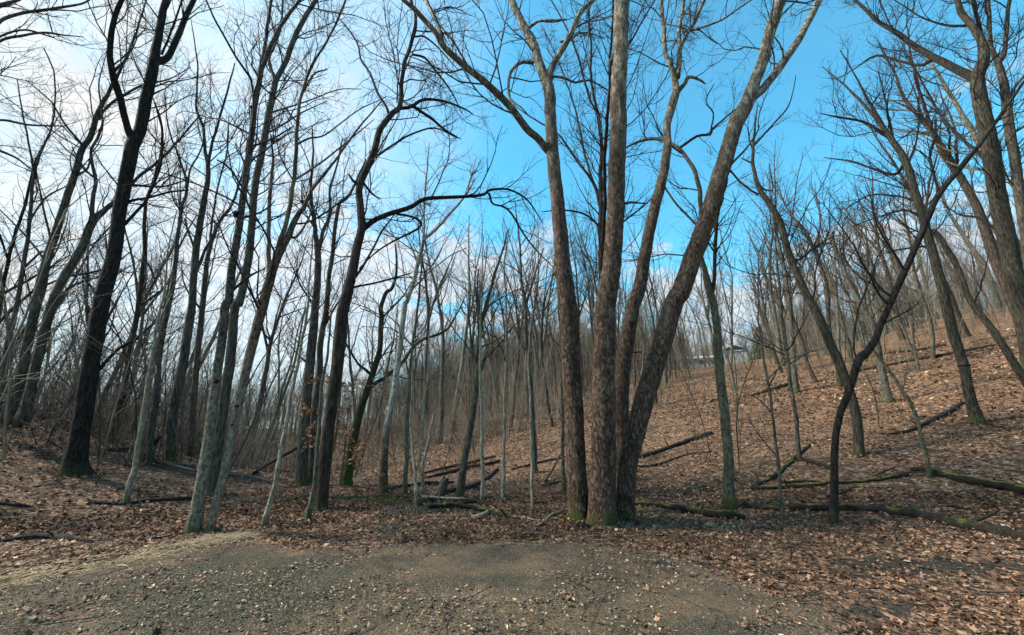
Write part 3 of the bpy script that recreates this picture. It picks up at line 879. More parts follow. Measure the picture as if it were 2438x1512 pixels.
T('bare_tree', 'short pale-barked young tree leaning beside the low dark log on the leaf litter', 'pale', 'twig_grey',
  [[(300, 1200, 17), (309, 1150, 16), (320, 1118, 16), (330, 1051, 15), (347, 950, 13), (362, 850, 10), (372, 780, 8), (390, 700, 6), (400, 600, 4), (420, 500, 3)]],
  [[(365, 830, 4), (380, 760, 4), (410, 700, 2)]], seed=11, dens=(2.4, 4, 4), lenk=0.8)
T('bare_tree', 'grey spotted trunk beside the broken snag at the foot of the bank', 'grey', 'twig_dark',
  [[(356, 1105, 20), (361, 1020, 17), (372, 948, 17), (377, 865, 16), (384, 808, 15), (400, 735, 14), (415, 650, 12), (425, 550, 10), (431, 500, 9), (445, 450, 8), (428, 380, 5), (400, 300, 4), (392, 220, 2)]],
  [[(445, 450, 6), (455, 400, 5), (480, 350, 4), (490, 280, 2)], [(430, 500, 5), (410, 470, 4), (400, 400, 3), (385, 330, 2)], [(420, 600, 5), (440, 560, 5), (470, 510, 3)]], seed=12, dens=(3, 4, 4.5))
T('bare_tree', 'grey tree forking into two long stems between the snag and the pale twin stems', 'grey', 'twig_dark',
  [[(404, 1095, 27), (408, 1000, 26), (423, 927, 25), (439, 845, 24), (452, 757, 23), (458, 715, 20), (467, 590, 18), (482, 500, 16), (495, 415, 12), (488, 350, 8), (482, 300, 7), (467, 250, 6), (470, 150, 4), (455, 50, 2)]],
  [[(495, 410, 9), (500, 360, 8), (518, 300, 7), (545, 200, 5), (560, 150, 3)], [(466, 600, 7), (450, 560, 6), (440, 520, 5)],
   [(462, 660, 9), (487, 600, 8), (500, 575, 7), (525, 525, 6), (555, 485, 4)]], seed=13, dens=(2.8, 4, 4.5))
T('bare_tree', 'narrow grey tree with raised arms directly behind the pale twin stems', 'grey', 'twig_dark',
  [[(452, 1090, 18), (462, 930, 17), (475, 800, 16), (487, 675, 14), (500, 585, 11), (525, 525, 9), (555, 480, 7), (580, 400, 5), (590, 330, 3)]],
  [[(500, 585, 7), (505, 520, 6), (520, 440, 5), (540, 360, 4), (545, 280, 2)], [(480, 740, 6), (440, 680, 4), (430, 620, 2)]], seed=14, dens=(3, 4, 4.5))
T('bare_tree', 'tall pale-footed tree, thicker of the two stems rising beside the straw strip', 'palefoot', 'twig_dark',
  [[(461, 1268, 46), (463, 1247, 38), (481, 1144, 31), (497, 1041, 27), (510, 937, 25), (527, 819, 23), (536, 731, 23), (544, 715, 22), (551, 650, 21), (567, 550, 19), (581, 450, 17), (595, 350, 16), (607, 250, 15), (616, 200, 13), (624, 165, 12), (645, 105, 11), (684, 40, 10), (716, -5, 8)]],
  [[(609, 245, 11), (622, 150, 10), (632, 100, 9), (639, 50, 8), (645, -5, 7)],
   [(606, 255, 6), (600, 205, 6), (592, 180, 6), (565, 140, 5), (515, 55, 5), (488, -5, 4)],
   [(567, 512, 20), (561, 506, 14)], [(575, 520, 6), (620, 505, 5), (655, 480, 3)], [(595, 350, 6), (650, 330, 5), (700, 300, 3)],
   [(545, 700, 7), (590, 660, 5), (630, 640, 3)], [(580, 450, 6), (545, 400, 5), (515, 380, 3)]], seed=15, flare=0.2, limbmat='dark')
T('bare_tree', 'tall grey ridged tree squeezed between the two pale-footed stems', 'grey', 'twig_dark',
  [[(507, 1178, 30), (509, 1144, 28), (521, 1041, 26), (537, 937, 25), (550, 834, 24), (560, 731, 22), (571, 715, 20), (590, 625, 20), (600, 525, 19), (610, 425, 18), (631, 325, 18), (645, 245, 17), (656, 195, 15), (679, 150, 14), (699, 95, 14), (729, 35, 13), (756, -5, 12)]],
  [[(655, 190, 9), (646, 165, 8), (641, 140, 7), (655, 105, 6), (668, 60, 6), (674, -5, 5)], [(631, 320, 6), (668, 300, 5), (715, 270, 4), (780, 240, 2)],
   [(605, 480, 6), (580, 440, 4), (560, 400, 2)], [(640, 270, 5), (720, 245, 4), (800, 215, 3), (860, 212, 2)]], seed=16)
T('bare_tree', 'forking tree with rust-brown split wood above a pale foot beside the straw strip', 'splitfoot', 'twig_dark',
  [[(496, 1268, 27), (503, 1247, 19), (529, 1144, 22), (551, 1041, 21), (573, 937, 22), (597, 834, 24), (627, 725, 25), (646, 650, 24), (662, 610, 20), (684, 565, 17), (705, 520, 14), (724, 490, 11), (745, 450, 8), (775, 410, 7), (800, 380, 6), (849, 310, 5), (909, 240, 3)]],
  [[(642, 665, 12), (640, 600, 11), (639, 550, 10), (644, 450, 9), (649, 375, 6), (645, 320, 4)],
   [(655, 620, 13), (666, 575, 12), (689, 500, 11), (699, 425, 10), (706, 340, 9), (714, 240, 8), (739, 165, 7), (774, 105, 6), (809, 35, 6), (825, -5, 5)],
   [(705, 345, 6), (735, 330, 5), (775, 320, 4), (850, 265, 3), (920, 230, 2)], [(712, 240, 5), (745, 180, 5), (778, 165, 3)],
   [(685, 560, 7), (710, 560, 6), (755, 480, 4)], [(700, 430, 6), (760, 390, 5), (830, 335, 4), (890, 285, 2)]], seed=17, limbmat='rusty')
T('sapling', 'pale leaning sapling rooted in open leaf litter midway to the dark bent tree', 'pale', 'twig_grey',
  [[(627, 1252, 13), (650, 1170, 12), (671, 1066, 11), (686, 979, 10), (702, 896, 9), (715, 834, 8), (730, 746, 6), (738, 650, 4), (744, 560, 3)]],
  [[(702, 896, 4), (692, 850, 3), (698, 780, 2)], [(668, 1075, 5), (660, 1050, 4), (660, 1000, 4)]], seed=18, dens=(2.2, 4, 4), lenk=0.7)
T('bare_tree', 'large grey tree with two trunks joined at the foot behind the dark bent tree', 'grey', 'twig_dark',
  [[(716, 1155, 36), (719, 1120, 30), (726, 989, 25), (739, 860, 23), (750, 731, 19), (755, 680, 17), (756, 600, 15), (750, 550, 11), (744, 500, 9), (740, 430, 7), (746, 360, 5), (742, 300, 3)],
   [(744, 1152, 22), (744, 1110, 20), (748, 989, 18), (759, 901, 17), (764, 808, 15), (777, 731, 13), (786, 640, 11), (804, 500, 9), (826, 470, 8), (842, 445, 6), (870, 380, 4)]],
  [[(757, 610, 10), (770, 550, 9), (784, 510, 8), (786, 450, 6), (800, 400, 5), (815, 330, 3)],
   [(770, 780, 6), (805, 720, 5), (840, 680, 4)], [(738, 870, 5), (715, 850, 5), (690, 820, 3)]], seed=19, flare=0.3)
T('bare_tree', 'tall dark tree bending to the right with a long limb over the valley', 'brown', 'twig_dark',
  [[(762, 1214, 44), (763, 1196, 37), (774, 1092, 32), (786, 989, 29), (800, 886, 29), (810, 783, 30), (818, 731, 29), (822, 710, 28), (838, 650, 24), (853, 575, 21), (861, 540, 20), (859, 500, 18), (855, 445, 17), (874, 400, 17), (891, 360, 16), (904, 310, 15), (934, 270, 14), (951, 255, 12), (955, 200, 10), (964, 150, 9), (979, 100, 9), (990, 50, 8), (984, 15, 6), (972, -5, 5)]],
  [[(864, 545, 15), (890, 525, 13), (919, 512, 12), (979, 492, 11), (1009, 475, 10), (1059, 470, 9), (1144, 465, 7), (1169, 452, 6), (1214, 452, 5), (1259, 480, 4), (1290, 530, 2)],
   [(1163, 460, 6), (1174, 485, 5), (1209, 500, 5), (1259, 575, 4), (1320, 640, 2)],
   [(944, 510, 7), (975, 515, 6), (999, 525, 6), (994, 545, 6), (934, 575, 5), (890, 605, 4), (855, 640, 3)],
   [(952, 258, 10), (979, 255, 9), (1009, 237, 8), (1059, 242, 6), (1109, 262, 4), (1129, 275, 2)],
   [(985, 255, 7), (1024, 280, 7), (1059, 310, 5), (1099, 332, 2)],
   [(980, 130, 6), (1009, 137, 6), (1034, 165, 5), (1069, 210, 4), (1099, 270, 2)],
   [(988, 88, 5), (1009, 87, 5), (1044, 115, 4), (1089, 165, 2)],
   [(926, 274, 7), (918, 250, 6), (899, 225, 6), (881, 175, 5), (859, 140, 5), (849, 100, 4), (809, 45, 3)],
   [(889, 376, 7), (929, 350, 6), (979, 320, 5), (1034, 305, 4), (1090, 330, 2)],
   [(842, 684, 6), (870, 678, 5), (909, 670, 5), (979, 650, 3)],
   [(846, 660, 7), (879, 610, 6), (909, 550, 5), (940, 510, 3)],
   [(861, 430, 6), (885, 460, 5), (905, 475, 3)], [(853, 440, 8), (840, 430, 6), (830, 415, 4)]], seed=20, flare=0.22, dens=(3.0, 4.4, 5), up=0.06, limbmat='dark')
T('sapling', 'thin greenish sapling leaning against the foot of the dark bent tree', 'green', 'twig_green',
  [[(730, 1243, 14), (746, 1170, 12), (756, 1066, 10), (764, 937, 8), (778, 850, 6), (790, 740, 4)]], [], seed=21, dens=(1.8, 3, 4), lenk=0.6)
T('bare_tree', 'mossy black curved tree with crooked green limbs behind the pale-leaved beech', 'mossy', 'twig_brown',
  [[(822, 1160, 30), (830, 1110, 25), (841, 1051, 21), (857, 979, 18), (872, 932, 16), (888, 886, 15), (903, 834, 13), (907, 762, 12), (909, 725, 10), (920, 695, 9), (934, 685, 8), (945, 640, 6), (940, 580, 4)]],
  [[(872, 930, 11), (895, 912, 10), (919, 896, 9), (960, 860, 8), (996, 814, 7), (1058, 788, 6), (1089, 746, 4), (1110, 700, 2)],
   [(884, 893, 8), (868, 878, 7), (852, 865, 6), (826, 824, 5), (822, 810, 3)], [(907, 760, 6), (930, 735, 5), (960, 705, 4), (980, 670, 2)]], seed=22, dens=(2.8, 4, 4.5))
T('sycamore_tree', 'slim white-barked sycamore leaning right beyond the long low log', 'white_sycamore', 'twig_pale',
  [[(911, 1176, 22), (916, 1066, 18), (924, 999, 16), (939, 927, 15), (950, 834, 14), (963, 731, 12), (970, 715, 11), (989, 650, 10), (1009, 575, 9), (1027, 555, 8), (1044, 540, 7), (1074, 505, 6), (1104, 470, 5), (1130, 430, 3)]],
  [[(1008, 578, 6), (1010, 500, 5), (1016, 400, 4), (1022, 340, 2)], [(980, 690, 5), (1020, 650, 4), (1070, 610, 3), (1110, 590, 2)], [(1104, 470, 3), (1120, 420, 3), (1135, 370, 2)]], seed=23, dens=(2.8, 4.2, 4.5))
T('sapling', 'pale sapling with two stems standing in front of the heap of dark earth', 'pale', 'twig_grey',
  [[(991, 1200, 9), (990, 1160, 8), (988, 1128, 7), (980, 1050, 6), (977, 1000, 5), (979, 963, 5), (980, 900, 3), (984, 840, 2)]],
  [[(992, 1120, 7), (999, 1092, 7), (1006, 999, 7), (1012, 940, 6), (1018, 886, 5), (1023, 783, 3)]], seed=24, dens=(2, 3, 3), lenk=0.6)
T('sapling', 'short pale sapling with a cut top beside the two-stemmed pale sapling', 'pale', 'twig_grey',
  [[(1009, 1176, 9), (1005, 1118, 8), (1022, 1041, 7), (1030, 1000, 6), (1033, 985, 5)]], [], seed=25, dens=(1.5, 3, 3), lenk=0.5)
T('bare_tree', 'greenish slim trunk rising behind the flat wood pieces near the broken stump', 'green', 'twig_brown',
  [[(963, 1176, 12), (966, 1120, 11), (968, 1066, 10), (974, 930, 9), (985, 800, 7), (1000, 680, 5), (1006, 560, 3)]], [[(976, 900, 4), (960, 830, 3), (945, 760, 2)]], seed=26, dens=(2.6, 4, 4))
T('bare_tree', 'grey leaning tree forked high above the short leaning log, midway along the valley floor', 'grey', 'twig_brown',
  [[(1094, 1184, 19), (1101, 1130, 17), (1110, 1072, 15), (1125, 989, 14), (1136, 912, 12), (1141, 808, 11), (1151, 746, 10), (1174, 665, 7), (1195, 600, 5), (1209, 545, 3)]],
  [[(1138, 870, 7), (1125, 834, 6), (1118, 780, 5), (1112, 720, 3)], [(1138, 905, 6), (1150, 870, 5), (1160, 840, 4)], [(1146, 760, 6), (1135, 700, 5), (1140, 640, 3)]], seed=27, dens=(3, 4, 4.5))
T('sapling', 'straight whitish pole of a sapling at the end of the long dark log', 'pale', 'twig_grey',
  [[(1148, 1195, 9), (1148, 1100, 9), (1146, 989, 8), (1143, 850, 7), (1144, 760, 5), (1148, 650, 3), (1150, 560, 2)]], [], seed=28, dens=(2, 3, 3.5), lenk=0.7)
T('sapling', 'pale knotted sapling a few steps beyond the whitish pole', 'pale', 'twig_brown',
  [[(1197, 1190, 10), (1199, 1100, 9), (1200, 1020, 8), (1203, 886, 7), (1205, 731, 5), (1200, 640, 4), (1212, 540, 2)]], [[(1203, 880, 4), (1225, 850, 3), (1250, 800, 2)]], seed=29, dens=(2.6, 4, 4))
T('sapling', 'very thin pale sapling alone in the leaves near the curled pale branch', 'pale', 'twig_grey',
  [[(1268, 1226, 8), (1266, 1150, 7), (1264, 1041, 6), (1262, 950, 5), (1258, 860, 4), (1262, 760, 2)]], [], seed=30, dens=(2, 3, 3), lenk=0.6)
T('bare_tree', 'slim grey tree behind the thin pale sapling on the lower hillside', 'grey', 'twig_brown',
  [[(1273, 1126, 14), (1271, 1060, 13), (1267, 989, 12), (1257, 860, 10), (1249, 731, 8), (1240, 650, 6), (1235, 560, 4), (1225, 480, 2)]],
  [[(1250, 740, 6), (1270, 660, 5), (1295, 590, 3)], [(1256, 850, 5), (1225, 780, 4), (1205, 700, 2)]], seed=31, dens=(3, 4, 4))
T('sapling', 'mossy-footed slim tree close beside the outer sycamore trunk', 'green', 'twig_brown',
  [[(1342, 1177, 11), (1340, 1100, 9), (1339, 963, 8), (1338, 850, 6), (1330, 740, 4), (1322, 640, 3)]], [[(1338, 870, 3), (1310, 790, 3), (1290, 720, 2)]], seed=32, dens=(2.6, 4, 4))
# --- right group
T('bare_tree', 'bowed tree with a mossy foot on the slope, curving up over toward the sycamore', 'olive', 'twig_dark',
  [[(2045, 1084, 31), (2043, 1060, 27), (2040, 999, 26), (2024, 937, 25), (1999, 870, 24), (1968, 798, 23), (1940, 740, 22), (1902, 665, 20), (1872, 590, 18), (1857, 530, 17), (1832, 485, 15), (1807, 450, 12), (1794, 400, 9), (1792, 350, 7), (1797, 300, 5), (1803, 250, 2)]],
  [[(1812, 455, 7), (1803, 462, 6), (1775, 445, 5), (1758, 430, 4), (1740, 408, 3)], [(1793, 390, 5), (1775, 382, 4), (1762, 376, 2)],
   [(1795, 345, 5), (1837, 300, 4), (1877, 250, 3), (1895, 180, 2)], [(1846, 510, 6), (1856, 550, 5), (1880, 560, 4), (1900, 570, 2)],
   [(1795, 370, 4), (1783, 330, 4), (1778, 305, 2)], [(1805, 445, 5), (1838, 455, 4), (1836, 420, 3), (1830, 390, 2)], [(1868, 590, 6), (1895, 620, 5), (1937, 590, 5), (1970, 570, 3), (1992, 560, 2)]], seed=33, limbmat='dark', flare=0.25)
T('sapling', 'black forked young tree sweeping up to the right across the hillside', 'dark', 'twig_dark',
  [[(1982, 1247, 24.3), (1985, 1200, 21.6), (1986, 1144, 20.2), (1986, 1066, 18.9), (1996, 999, 18.9), (2014, 948, 18.9), (2030, 901, 20.2), (2043, 860, 23.0), (2066, 834, 20.2), (2086, 803, 18.9), (2098, 767, 17.6), (2112, 737, 17.6), (2147, 660, 17.6), (2177, 590, 17.6), (2202, 535, 17.6), (2227, 475, 16.2), (2252, 440, 13.5), (2312, 370, 10.8), (2362, 300, 9.5), (2402, 245, 8.1), (2437, 195, 6.8)]],
  [[(2232, 465, 9), (2230, 445, 8), (2222, 415, 8), (2214, 375, 8), (2224, 330, 7), (2227, 283, 6)],
   [(2040, 862, 8), (2033, 830, 6), (2034, 783, 6), (2045, 731, 5), (2072, 665, 5), (2087, 615, 4), (2127, 555, 2)],
   [(2214, 380, 4), (2190, 360, 3), (2175, 355, 3), (2168, 325, 2)], [(2095, 775, 5), (2140, 750, 4), (2170, 735, 3), (2200, 700, 2)], [(2350, 318, 4), (2380, 300, 3), (2420, 295, 2)]], seed=34, dens=(1.8, 3.4, 3.5), lenk=0.8)
T('sapling', 'thin grey sapling with twisty bare twigs between the greenish trunk and the black forked tree', 'grey', 'twig_grey',
  [[(1863, 1240, 10), (1858, 1170, 8), (1851, 1092, 8), (1839, 989, 7), (1826, 901, 7), (1815, 834, 6), (1805, 760, 4), (1808, 690, 2)]],
  [[(1850, 1085, 4), (1825, 1060, 4), (1795, 1020, 3), (1780, 985, 2)], [(1826, 905, 4), (1850, 880, 4), (1890, 850, 3), (1945, 845, 2)], [(1838, 985, 4), (1805, 950, 3), (1770, 935, 2)],
   [(1830, 920, 4), (1860, 860, 3), (1878, 815, 2)]], seed=35, dens=(3.2, 4, 4), lenk=0.8, u0=0.25)
T('bare_tree', 'slim grey tree beside the mossy crossed branches on the slope', 'grey', 'twig_dark',
  [[(1903, 1097, 12), (1898, 1040, 11), (1893, 989, 10), (1880, 901, 10), (1864, 783, 9), (1858, 720, 8), (1850, 640, 6), (1845, 560, 4), (1835, 490, 2)]],
  [[(1860, 740, 5), (1830, 690, 4), (1815, 620, 2)], [(1875, 870, 4), (1920, 840, 3), (1960, 830, 2)]], seed=36, dens=(3, 4, 4))
T('bare_tree', 'darker grey tree standing upslope of the slim grey tree by the crossed branches', 'grey', 'twig_dark',
  [[(1894, 934, 18), (1890, 880, 15), (1885, 808, 13), (1880, 730, 12), (1865, 640, 10), (1850, 560, 8), (1838, 500, 5), (1830, 430, 3)]],
  [[(1878, 720, 6), (1905, 650, 5), (1925, 580, 3)], [(1860, 620, 6), (1830, 580, 4), (1810, 520, 2)]], seed=37, dens=(3, 4, 4))
T('sapling', 'crooked thin sapling rooted where the mossy log ends on the slope', 'green', 'twig_grey',
  [[(2213, 1137, 13), (2205, 1090, 12), (2195, 1051, 11), (2182, 999, 10), (2166, 958, 10), (2143, 922, 9), (2122, 891, 9), (2102, 865, 8), (2081, 834, 7), (2060, 800, 5), (2050, 750, 3)]],
  [[(2095, 855, 4), (2085, 800, 3), (2100, 760, 2)]], seed=38, dens=(2, 3, 3.5), lenk=0.7)
T('bare_tree', 'dark-footed grey tree high on the slope behind the black forked tree', 'grey', 'twig_dark',
  [[(2114, 955, 27), (2109, 930, 21), (2104, 901, 19), (2092, 845, 18), (2076, 772, 17), (2057, 740, 15), (2027, 685, 13), (1997, 615, 11), (1982, 575, 9), (1985, 550, 6)]],
  [[(1985, 580, 6), (1960, 580, 5), (1937, 592, 4), (1915, 610, 2)], [(2060, 745, 7), (2058, 690, 6), (2065, 620, 5), (2060, 540, 3)], [(2010, 640, 5), (2030, 600, 4), (2060, 580, 2)]], seed=39, dens=(2.8, 4, 4.5))
T('bare_tree', 'leaning olive-grey tree with a black ring round its trunk and a wide twiggy crown', 'olive', 'twig_dark',
  [[(2328, 1008, 42), (2320, 985, 34), (2311, 953, 30), (2293, 870, 28), (2272, 803, 28), (2252, 728, 28), (2227, 625, 26), (2202, 540, 24), (2182, 470, 22), (2157, 390, 20), (2127, 340, 17), (2087, 285, 12), (2047, 240, 8), (2007, 200, 5), (1957, 160, 2)]],
  [[(2152, 388, 8), (2130, 415, 7), (2087, 405, 6), (2027, 385, 5), (1962, 375, 2)], [(2178, 478, 7), (2150, 470, 6), (2120, 466, 5), (2067, 465, 4), (2010, 500, 2)],
   [(2118, 330, 9), (2090, 310, 8), (2057, 290, 7), (1997, 280, 5), (1950, 270, 2)], [(2112, 318, 9), (2080, 260, 7), (2040, 190, 5), (2000, 120, 3)],
   [(2125, 335, 8), (2115, 280, 7), (2107, 240, 5), (2090, 170, 3)], [(2160, 395, 6), (2180, 340, 5), (2190, 270, 3)], [(2196, 520, 7), (2150, 500, 5), (2080, 520, 3), (2030, 540, 2)],
   [(2217, 585, 6), (2170, 590, 5), (2110, 600, 3)]], seed=40, dens=(3.4, 4.6, 5), flare=0.2, limbmat='dark')
T('tree_snag', 'broken dull brown snag leaning in from beside the ringed tree', 'olive', 'twig_dark',
  [[(2490, 985, 25), (2465, 945, 24), (2437, 901, 22), (2391, 829, 20), (2355, 777, 19), (2324, 735, 18), (2302, 700, 17), (2277, 635, 17), (2252, 590, 17), (2232, 562, 17), (2217, 548, 14)]],
  [], seed=41, dens=(0.6, 2, 2), u0=0.2)
T('bare_tree', 'massive leaning tree at the right photo edge with a heavy limb reaching left', 'olive', 'twig_dark',
  [[(2478, 955, 66), (2462, 880, 60), (2436, 750, 56), (2416, 665, 52), (2394, 565, 50), (2372, 450, 48), (2357, 360, 47), (2342, 275, 43), (2328, 215, 40), (2328, 180, 34), (2342, 135, 28), (2335, 95, 25), (2307, 55, 20), (2287, 30, 18), (2276, -5, 16)]],
  [[(2326, 195, 30), (2310, 182, 27), (2297, 175, 25), (2252, 152, 22), (2212, 132, 19), (2172, 107, 17), (2137, 80, 14), (2087, 50, 12), (2062, 25, 10), (2028, -5, 8)],
   [(2220, 142, 9), (2200, 153, 8), (2177, 155, 7), (2137, 145, 7), (2087, 132, 6), (2040, 160, 3), (1990, 190, 2)],
   [(2338, 100, 14), (2327, 45, 12), (2312, -5, 10)], [(2300, 62, 7), (2250, 60, 6), (2200, 45, 5), (2160, 20, 4), (2120, -5, 3)],
   [(2362, 400, 11), (2330, 365, 10), (2287, 330, 9), (2237, 270, 8), (2202, 210, 6), (2165, 140, 4), (2140, 90, 2)], [(2137, 80, 6), (2120, 60, 5), (2090, -5, 3)],
   [(2390, 560, 8), (2330, 520, 6), (2280, 510, 4), (2230, 470, 2)]], seed=42, flare=0.2, dens=(2.6, 4.2, 5), limbmat='dark')
T('bare_tree', 'tall straight tree forking near the top just behind the massive leaning tree', 'grey', 'twig_dark',
  [[(2500, 930, 36), (2480, 800, 34), (2456, 660, 32), (2436, 530, 30), (2418, 400, 29), (2402, 300, 28), (2389, 200, 24), (2374, 148, 19), (2357, 100, 13), (2352, -5, 11)]],
  [[(2376, 150, 14), (2390, 125, 13), (2396, 60, 12), (2404, -5, 10)], [(2395, 240, 8), (2430, 190, 6), (2470, 150, 4)], [(2428, 470, 8), (2400, 430, 6), (2385, 380, 5), (2380, 330, 3)],
   [(2405, 320, 7), (2450, 290, 6), (2480, 250, 3)]], seed=43, flare=0.2)


def on_trunk(label, px, py):
    """the stem of a traced tree at a place of the photograph"""
    root, tobs, C, P, R, own = STRANDS[label]
    best = min(((np.hypot(c[:, 0] - px, c[:, 1] - py).min(), i) for i, c in enumerate(C)))[1]
    j = int(np.argmin(np.hypot(C[best][:, 0] - px, C[best][:, 1] - py)))
    j = min(max(j, 1), len(P[best]) - 2)
    ax = norm(P[best][j + 1] - P[best][j - 1])
    return root, tobs[int(own[best][0])], P[best][j], R[best][j], ax


def knot(label, px, py, size, seed, mat='dark'):
    """a dark burl or branch scar standing proud of the bark, on the side it is seen on"""
    rng = np.random.default_rng(seed)
    root, tob, p, r, ax = on_trunk(label, px, py)
    t = norm(np.array([0, 0, EYE]) - p)
    t = norm(t - ax * (t @ ax) + 0.35 * rng.normal(size=3))
    t = norm(t - ax * (t @ ax))
    K, S_ = 7, 10
    prof = np.array([1.25, 1.2, 1.05, 0.8, 0.62, 0.55, 0.2])[:, None] * (1 + 0.12 * rng.normal(size=(K, S_)))
    c = p - np.array(root.location)
    line = c[None] + t[None] * (r * 0.72 + size * np.array([-0.3, 0, 0.35, 0.75, 1.0, 0.8, 0.7]))[:, None]
    v, fs = tubes(line[None], np.full((1, K), size * 0.8), S_, prof[None], caps=True)
    link('knot', make_mesh('knot', v, fs), tob, mat=M[mat])


def ring(label, px, py, seed=0):
    root, tob, p, r, ax = on_trunk(label, px, py)
    c = p - np.array(root.location)
    h = np.linspace(-0.035, 0.035, 6)
    v, fs = tubes((c[None] + ax[None] * h[:, None])[None], (r * np.array([1.0, 1.10, 1.16, 1.15, 1.08, 1.0]))[None], 20, (1 + 0.03 * np.random.default_rng(seed).normal(size=(6, 20)))[None], ref=(0.13, 0.99, 0.05))
    link('bark_ring', make_mesh('bark_ring', v, fs), tob, mat=M['log'])


_g = 'greenish trunk beyond the mossy log, its dark upper limb arching behind the sycamore'
_r = 'leaning olive-grey tree with a black ring round its trunk and a wide twiggy crown'
_j = 'tall pale-footed tree, thicker of the two stems rising beside the straw strip'
_k = 'forking tree with rust-brown split wood above a pale foot beside the straw strip'
_s = 'large sycamore with four trunks spreading from one base at the edge of the gravel'
_b = 'tall dark tree bending to the right with a long limb over the valley'
ring(_r, 2293, 866)
for q, (lb, x, y, z_) in enumerate([(_g, 1722, 945, 0.035), (_g, 1712, 850, 0.03), (_g, 1735, 1080, 0.02), (_j, 511, 905, 0.05), (_j, 530, 790, 0.035), (_j, 497, 1030, 0.025), (_j, 553, 640, 0.04), (_j, 577, 470, 0.04), (_j, 603, 262, 0.05),
                                    (_k, 575, 965, 0.04), (_k, 560, 1010, 0.03), (_k, 640, 660, 0.04), (_s, 1374, 985, 0.04), (_s, 1360, 850, 0.035), (_s, 1434, 1030, 0.04), (_s, 1442, 800, 0.03), (_s, 1462, 560, 0.035), (_s, 1540, 915, 0.04),
                                    (_s, 1660, 590, 0.035), (_s, 1772, 262, 0.05), (_b, 806, 830, 0.03), (_b, 830, 675, 0.05), (_b, 778, 1050, 0.03)]):
    knot(lb, x, y, z_, q, 'brown' if lb in (_s,) else 'dark')

# ------------------------------------------------------------------ fallen logs and branches
def A_w(pts):
    return max(p[2] for p in pts if len(p) > 2)


def fallen(name, label, pts, mat='log', cat='log', lift=0.35, branches=(), seed=0, group=None, air=False):
    rng = np.random.default_rng(seed + 500)

    def strand(pts, rooted):
        A = fillw(pts)
        C = catmull(A, 7)
        n = len(C)
        P = np.empty((n, 3)); R = np.empty(n)
        for i in range(n):
            d = ray(C[i, 0], C[i, 1])
            if rooted is None:
                g = hit(C[i, 0], C[i, 1] + 0.5 * C[i, 2])
                t = g[1] / d[1]
                R[i] = 0.60 * C[i, 2] * t / FPX / math.sqrt(1 + ((C[i, 1] - CY) / FPX) ** 2)
                P[i] = g + np.array([0, 0, R[i] * (0.12 + lift * 1.6)])
            else:                                   # stands off the ground, at the distance of its root
                t = rooted / d[1]
                R[i] = 0.5 * C[i, 2] * t / FPX
                P[i] = (t * d[0], t * d[1], EYE + t * d[2])
        if rooted is None:                          # keep the run of the log smooth over bumps
            for _ in range(3):
                P[1:-1] = 0.25 * P[:-2] + 0.5 * P[1:-1] + 0.25 * P[2:]
        L = np.linalg.norm(np.diff(P, axis=0), axis=1).sum()
        K = int(np.clip(L / max(0.06, R.max() * 0.7), 14, 70))
        P, R = resample(P, R, K)
        sides = 14 if A[:, 2].max() > 9 else 8
        th = np.linspace(0, 2 * math.pi, sides, endpoint=False)[None]
        hh = np.linspace(0, L, K)[:, None]
        ph = rng.uniform(0, 6.28, 4)
        rm = 1 + 0.10 * np.sin(2 * th + ph[0] + 2 * hh) + 0.05 * np.sin(3 * th - 3 * hh + ph[1]) + 0.06 * rng.normal(size=(K, sides)) + 0.05 * np.sin(hh * 4 + ph[2])
        P = P + rng.normal(size=P.shape) * (R * 0.12)[:, None]
        # splintered ends
        for e in (0, -1):
            rm[e] *= rng.uniform(0.35, 0.9, sides)
        return P, R, rm, sides

    P, R, rm, sides = strand(pts, None)
    c = P[len(P) // 2].copy()
    v, fs = tubes((P - c)[None], R[None], sides, rm[None], caps=True, ref=(0.03, 0.05, 1))
    o = link(name, make_mesh(name, v, fs), loc=c, mat=M[mat])
    tag(o, label, cat, group)
    # snapped branch stubs
    if A_w(pts) > 7.5 and not branches:
        Lg = np.linalg.norm(np.diff(P, axis=0), axis=1).sum()
        for q in range(int(np.clip(Lg * 0.7, 1, 5))):
            i = int(rng.integers(1, len(P) - 2))
            ax = norm(P[i + 1] - P[i - 1])
            d = rng.normal(size=3); d[2] = abs(d[2]) * 0.8
            d = norm(d - 0.7 * ax * (d @ ax))
            ln = R[i] * rng.uniform(2.0, 6.0)
            sp_ = np.stack([P[i] + d * ln * u + np.array([0, 0, 0.1 * ln * u * u]) for u in np.linspace(0, 1, 5)]) - c
            vb, fb = tubes(sp_[None], (R[i] * np.array([0.5, 0.42, 0.36, 0.32, 0.18]) * rng.uniform(0.6, 1.0))[None], 7, (1 + 0.12 * rng.normal(size=(5, 7)))[None], caps=True, ref=(0.31, 0.2, 0.9))
            link('branch_stub', make_mesh('branch_stub', vb, fb), o, mat=M[mat])
    for bpts in branches:
        b0 = fillw(bpts)
        j = None
        dd = [abs((p[0] * FPX / max((p[1] * CP + (p[2] - EYE) * SP), .1) + CX) - b0[0, 0]) for p in P]
        j = int(np.argmin(dd))
        Pb, Rb, rmb, sb = strand(bpts, P[j, 1])
        vb, fb = tubes((Pb - c)[None], Rb[None], sb, rmb[None], caps=True, ref=(0.05, 1, 0.1))
        link('branch', make_mesh('branch', vb, fb), o, mat=M[mat])
    return o


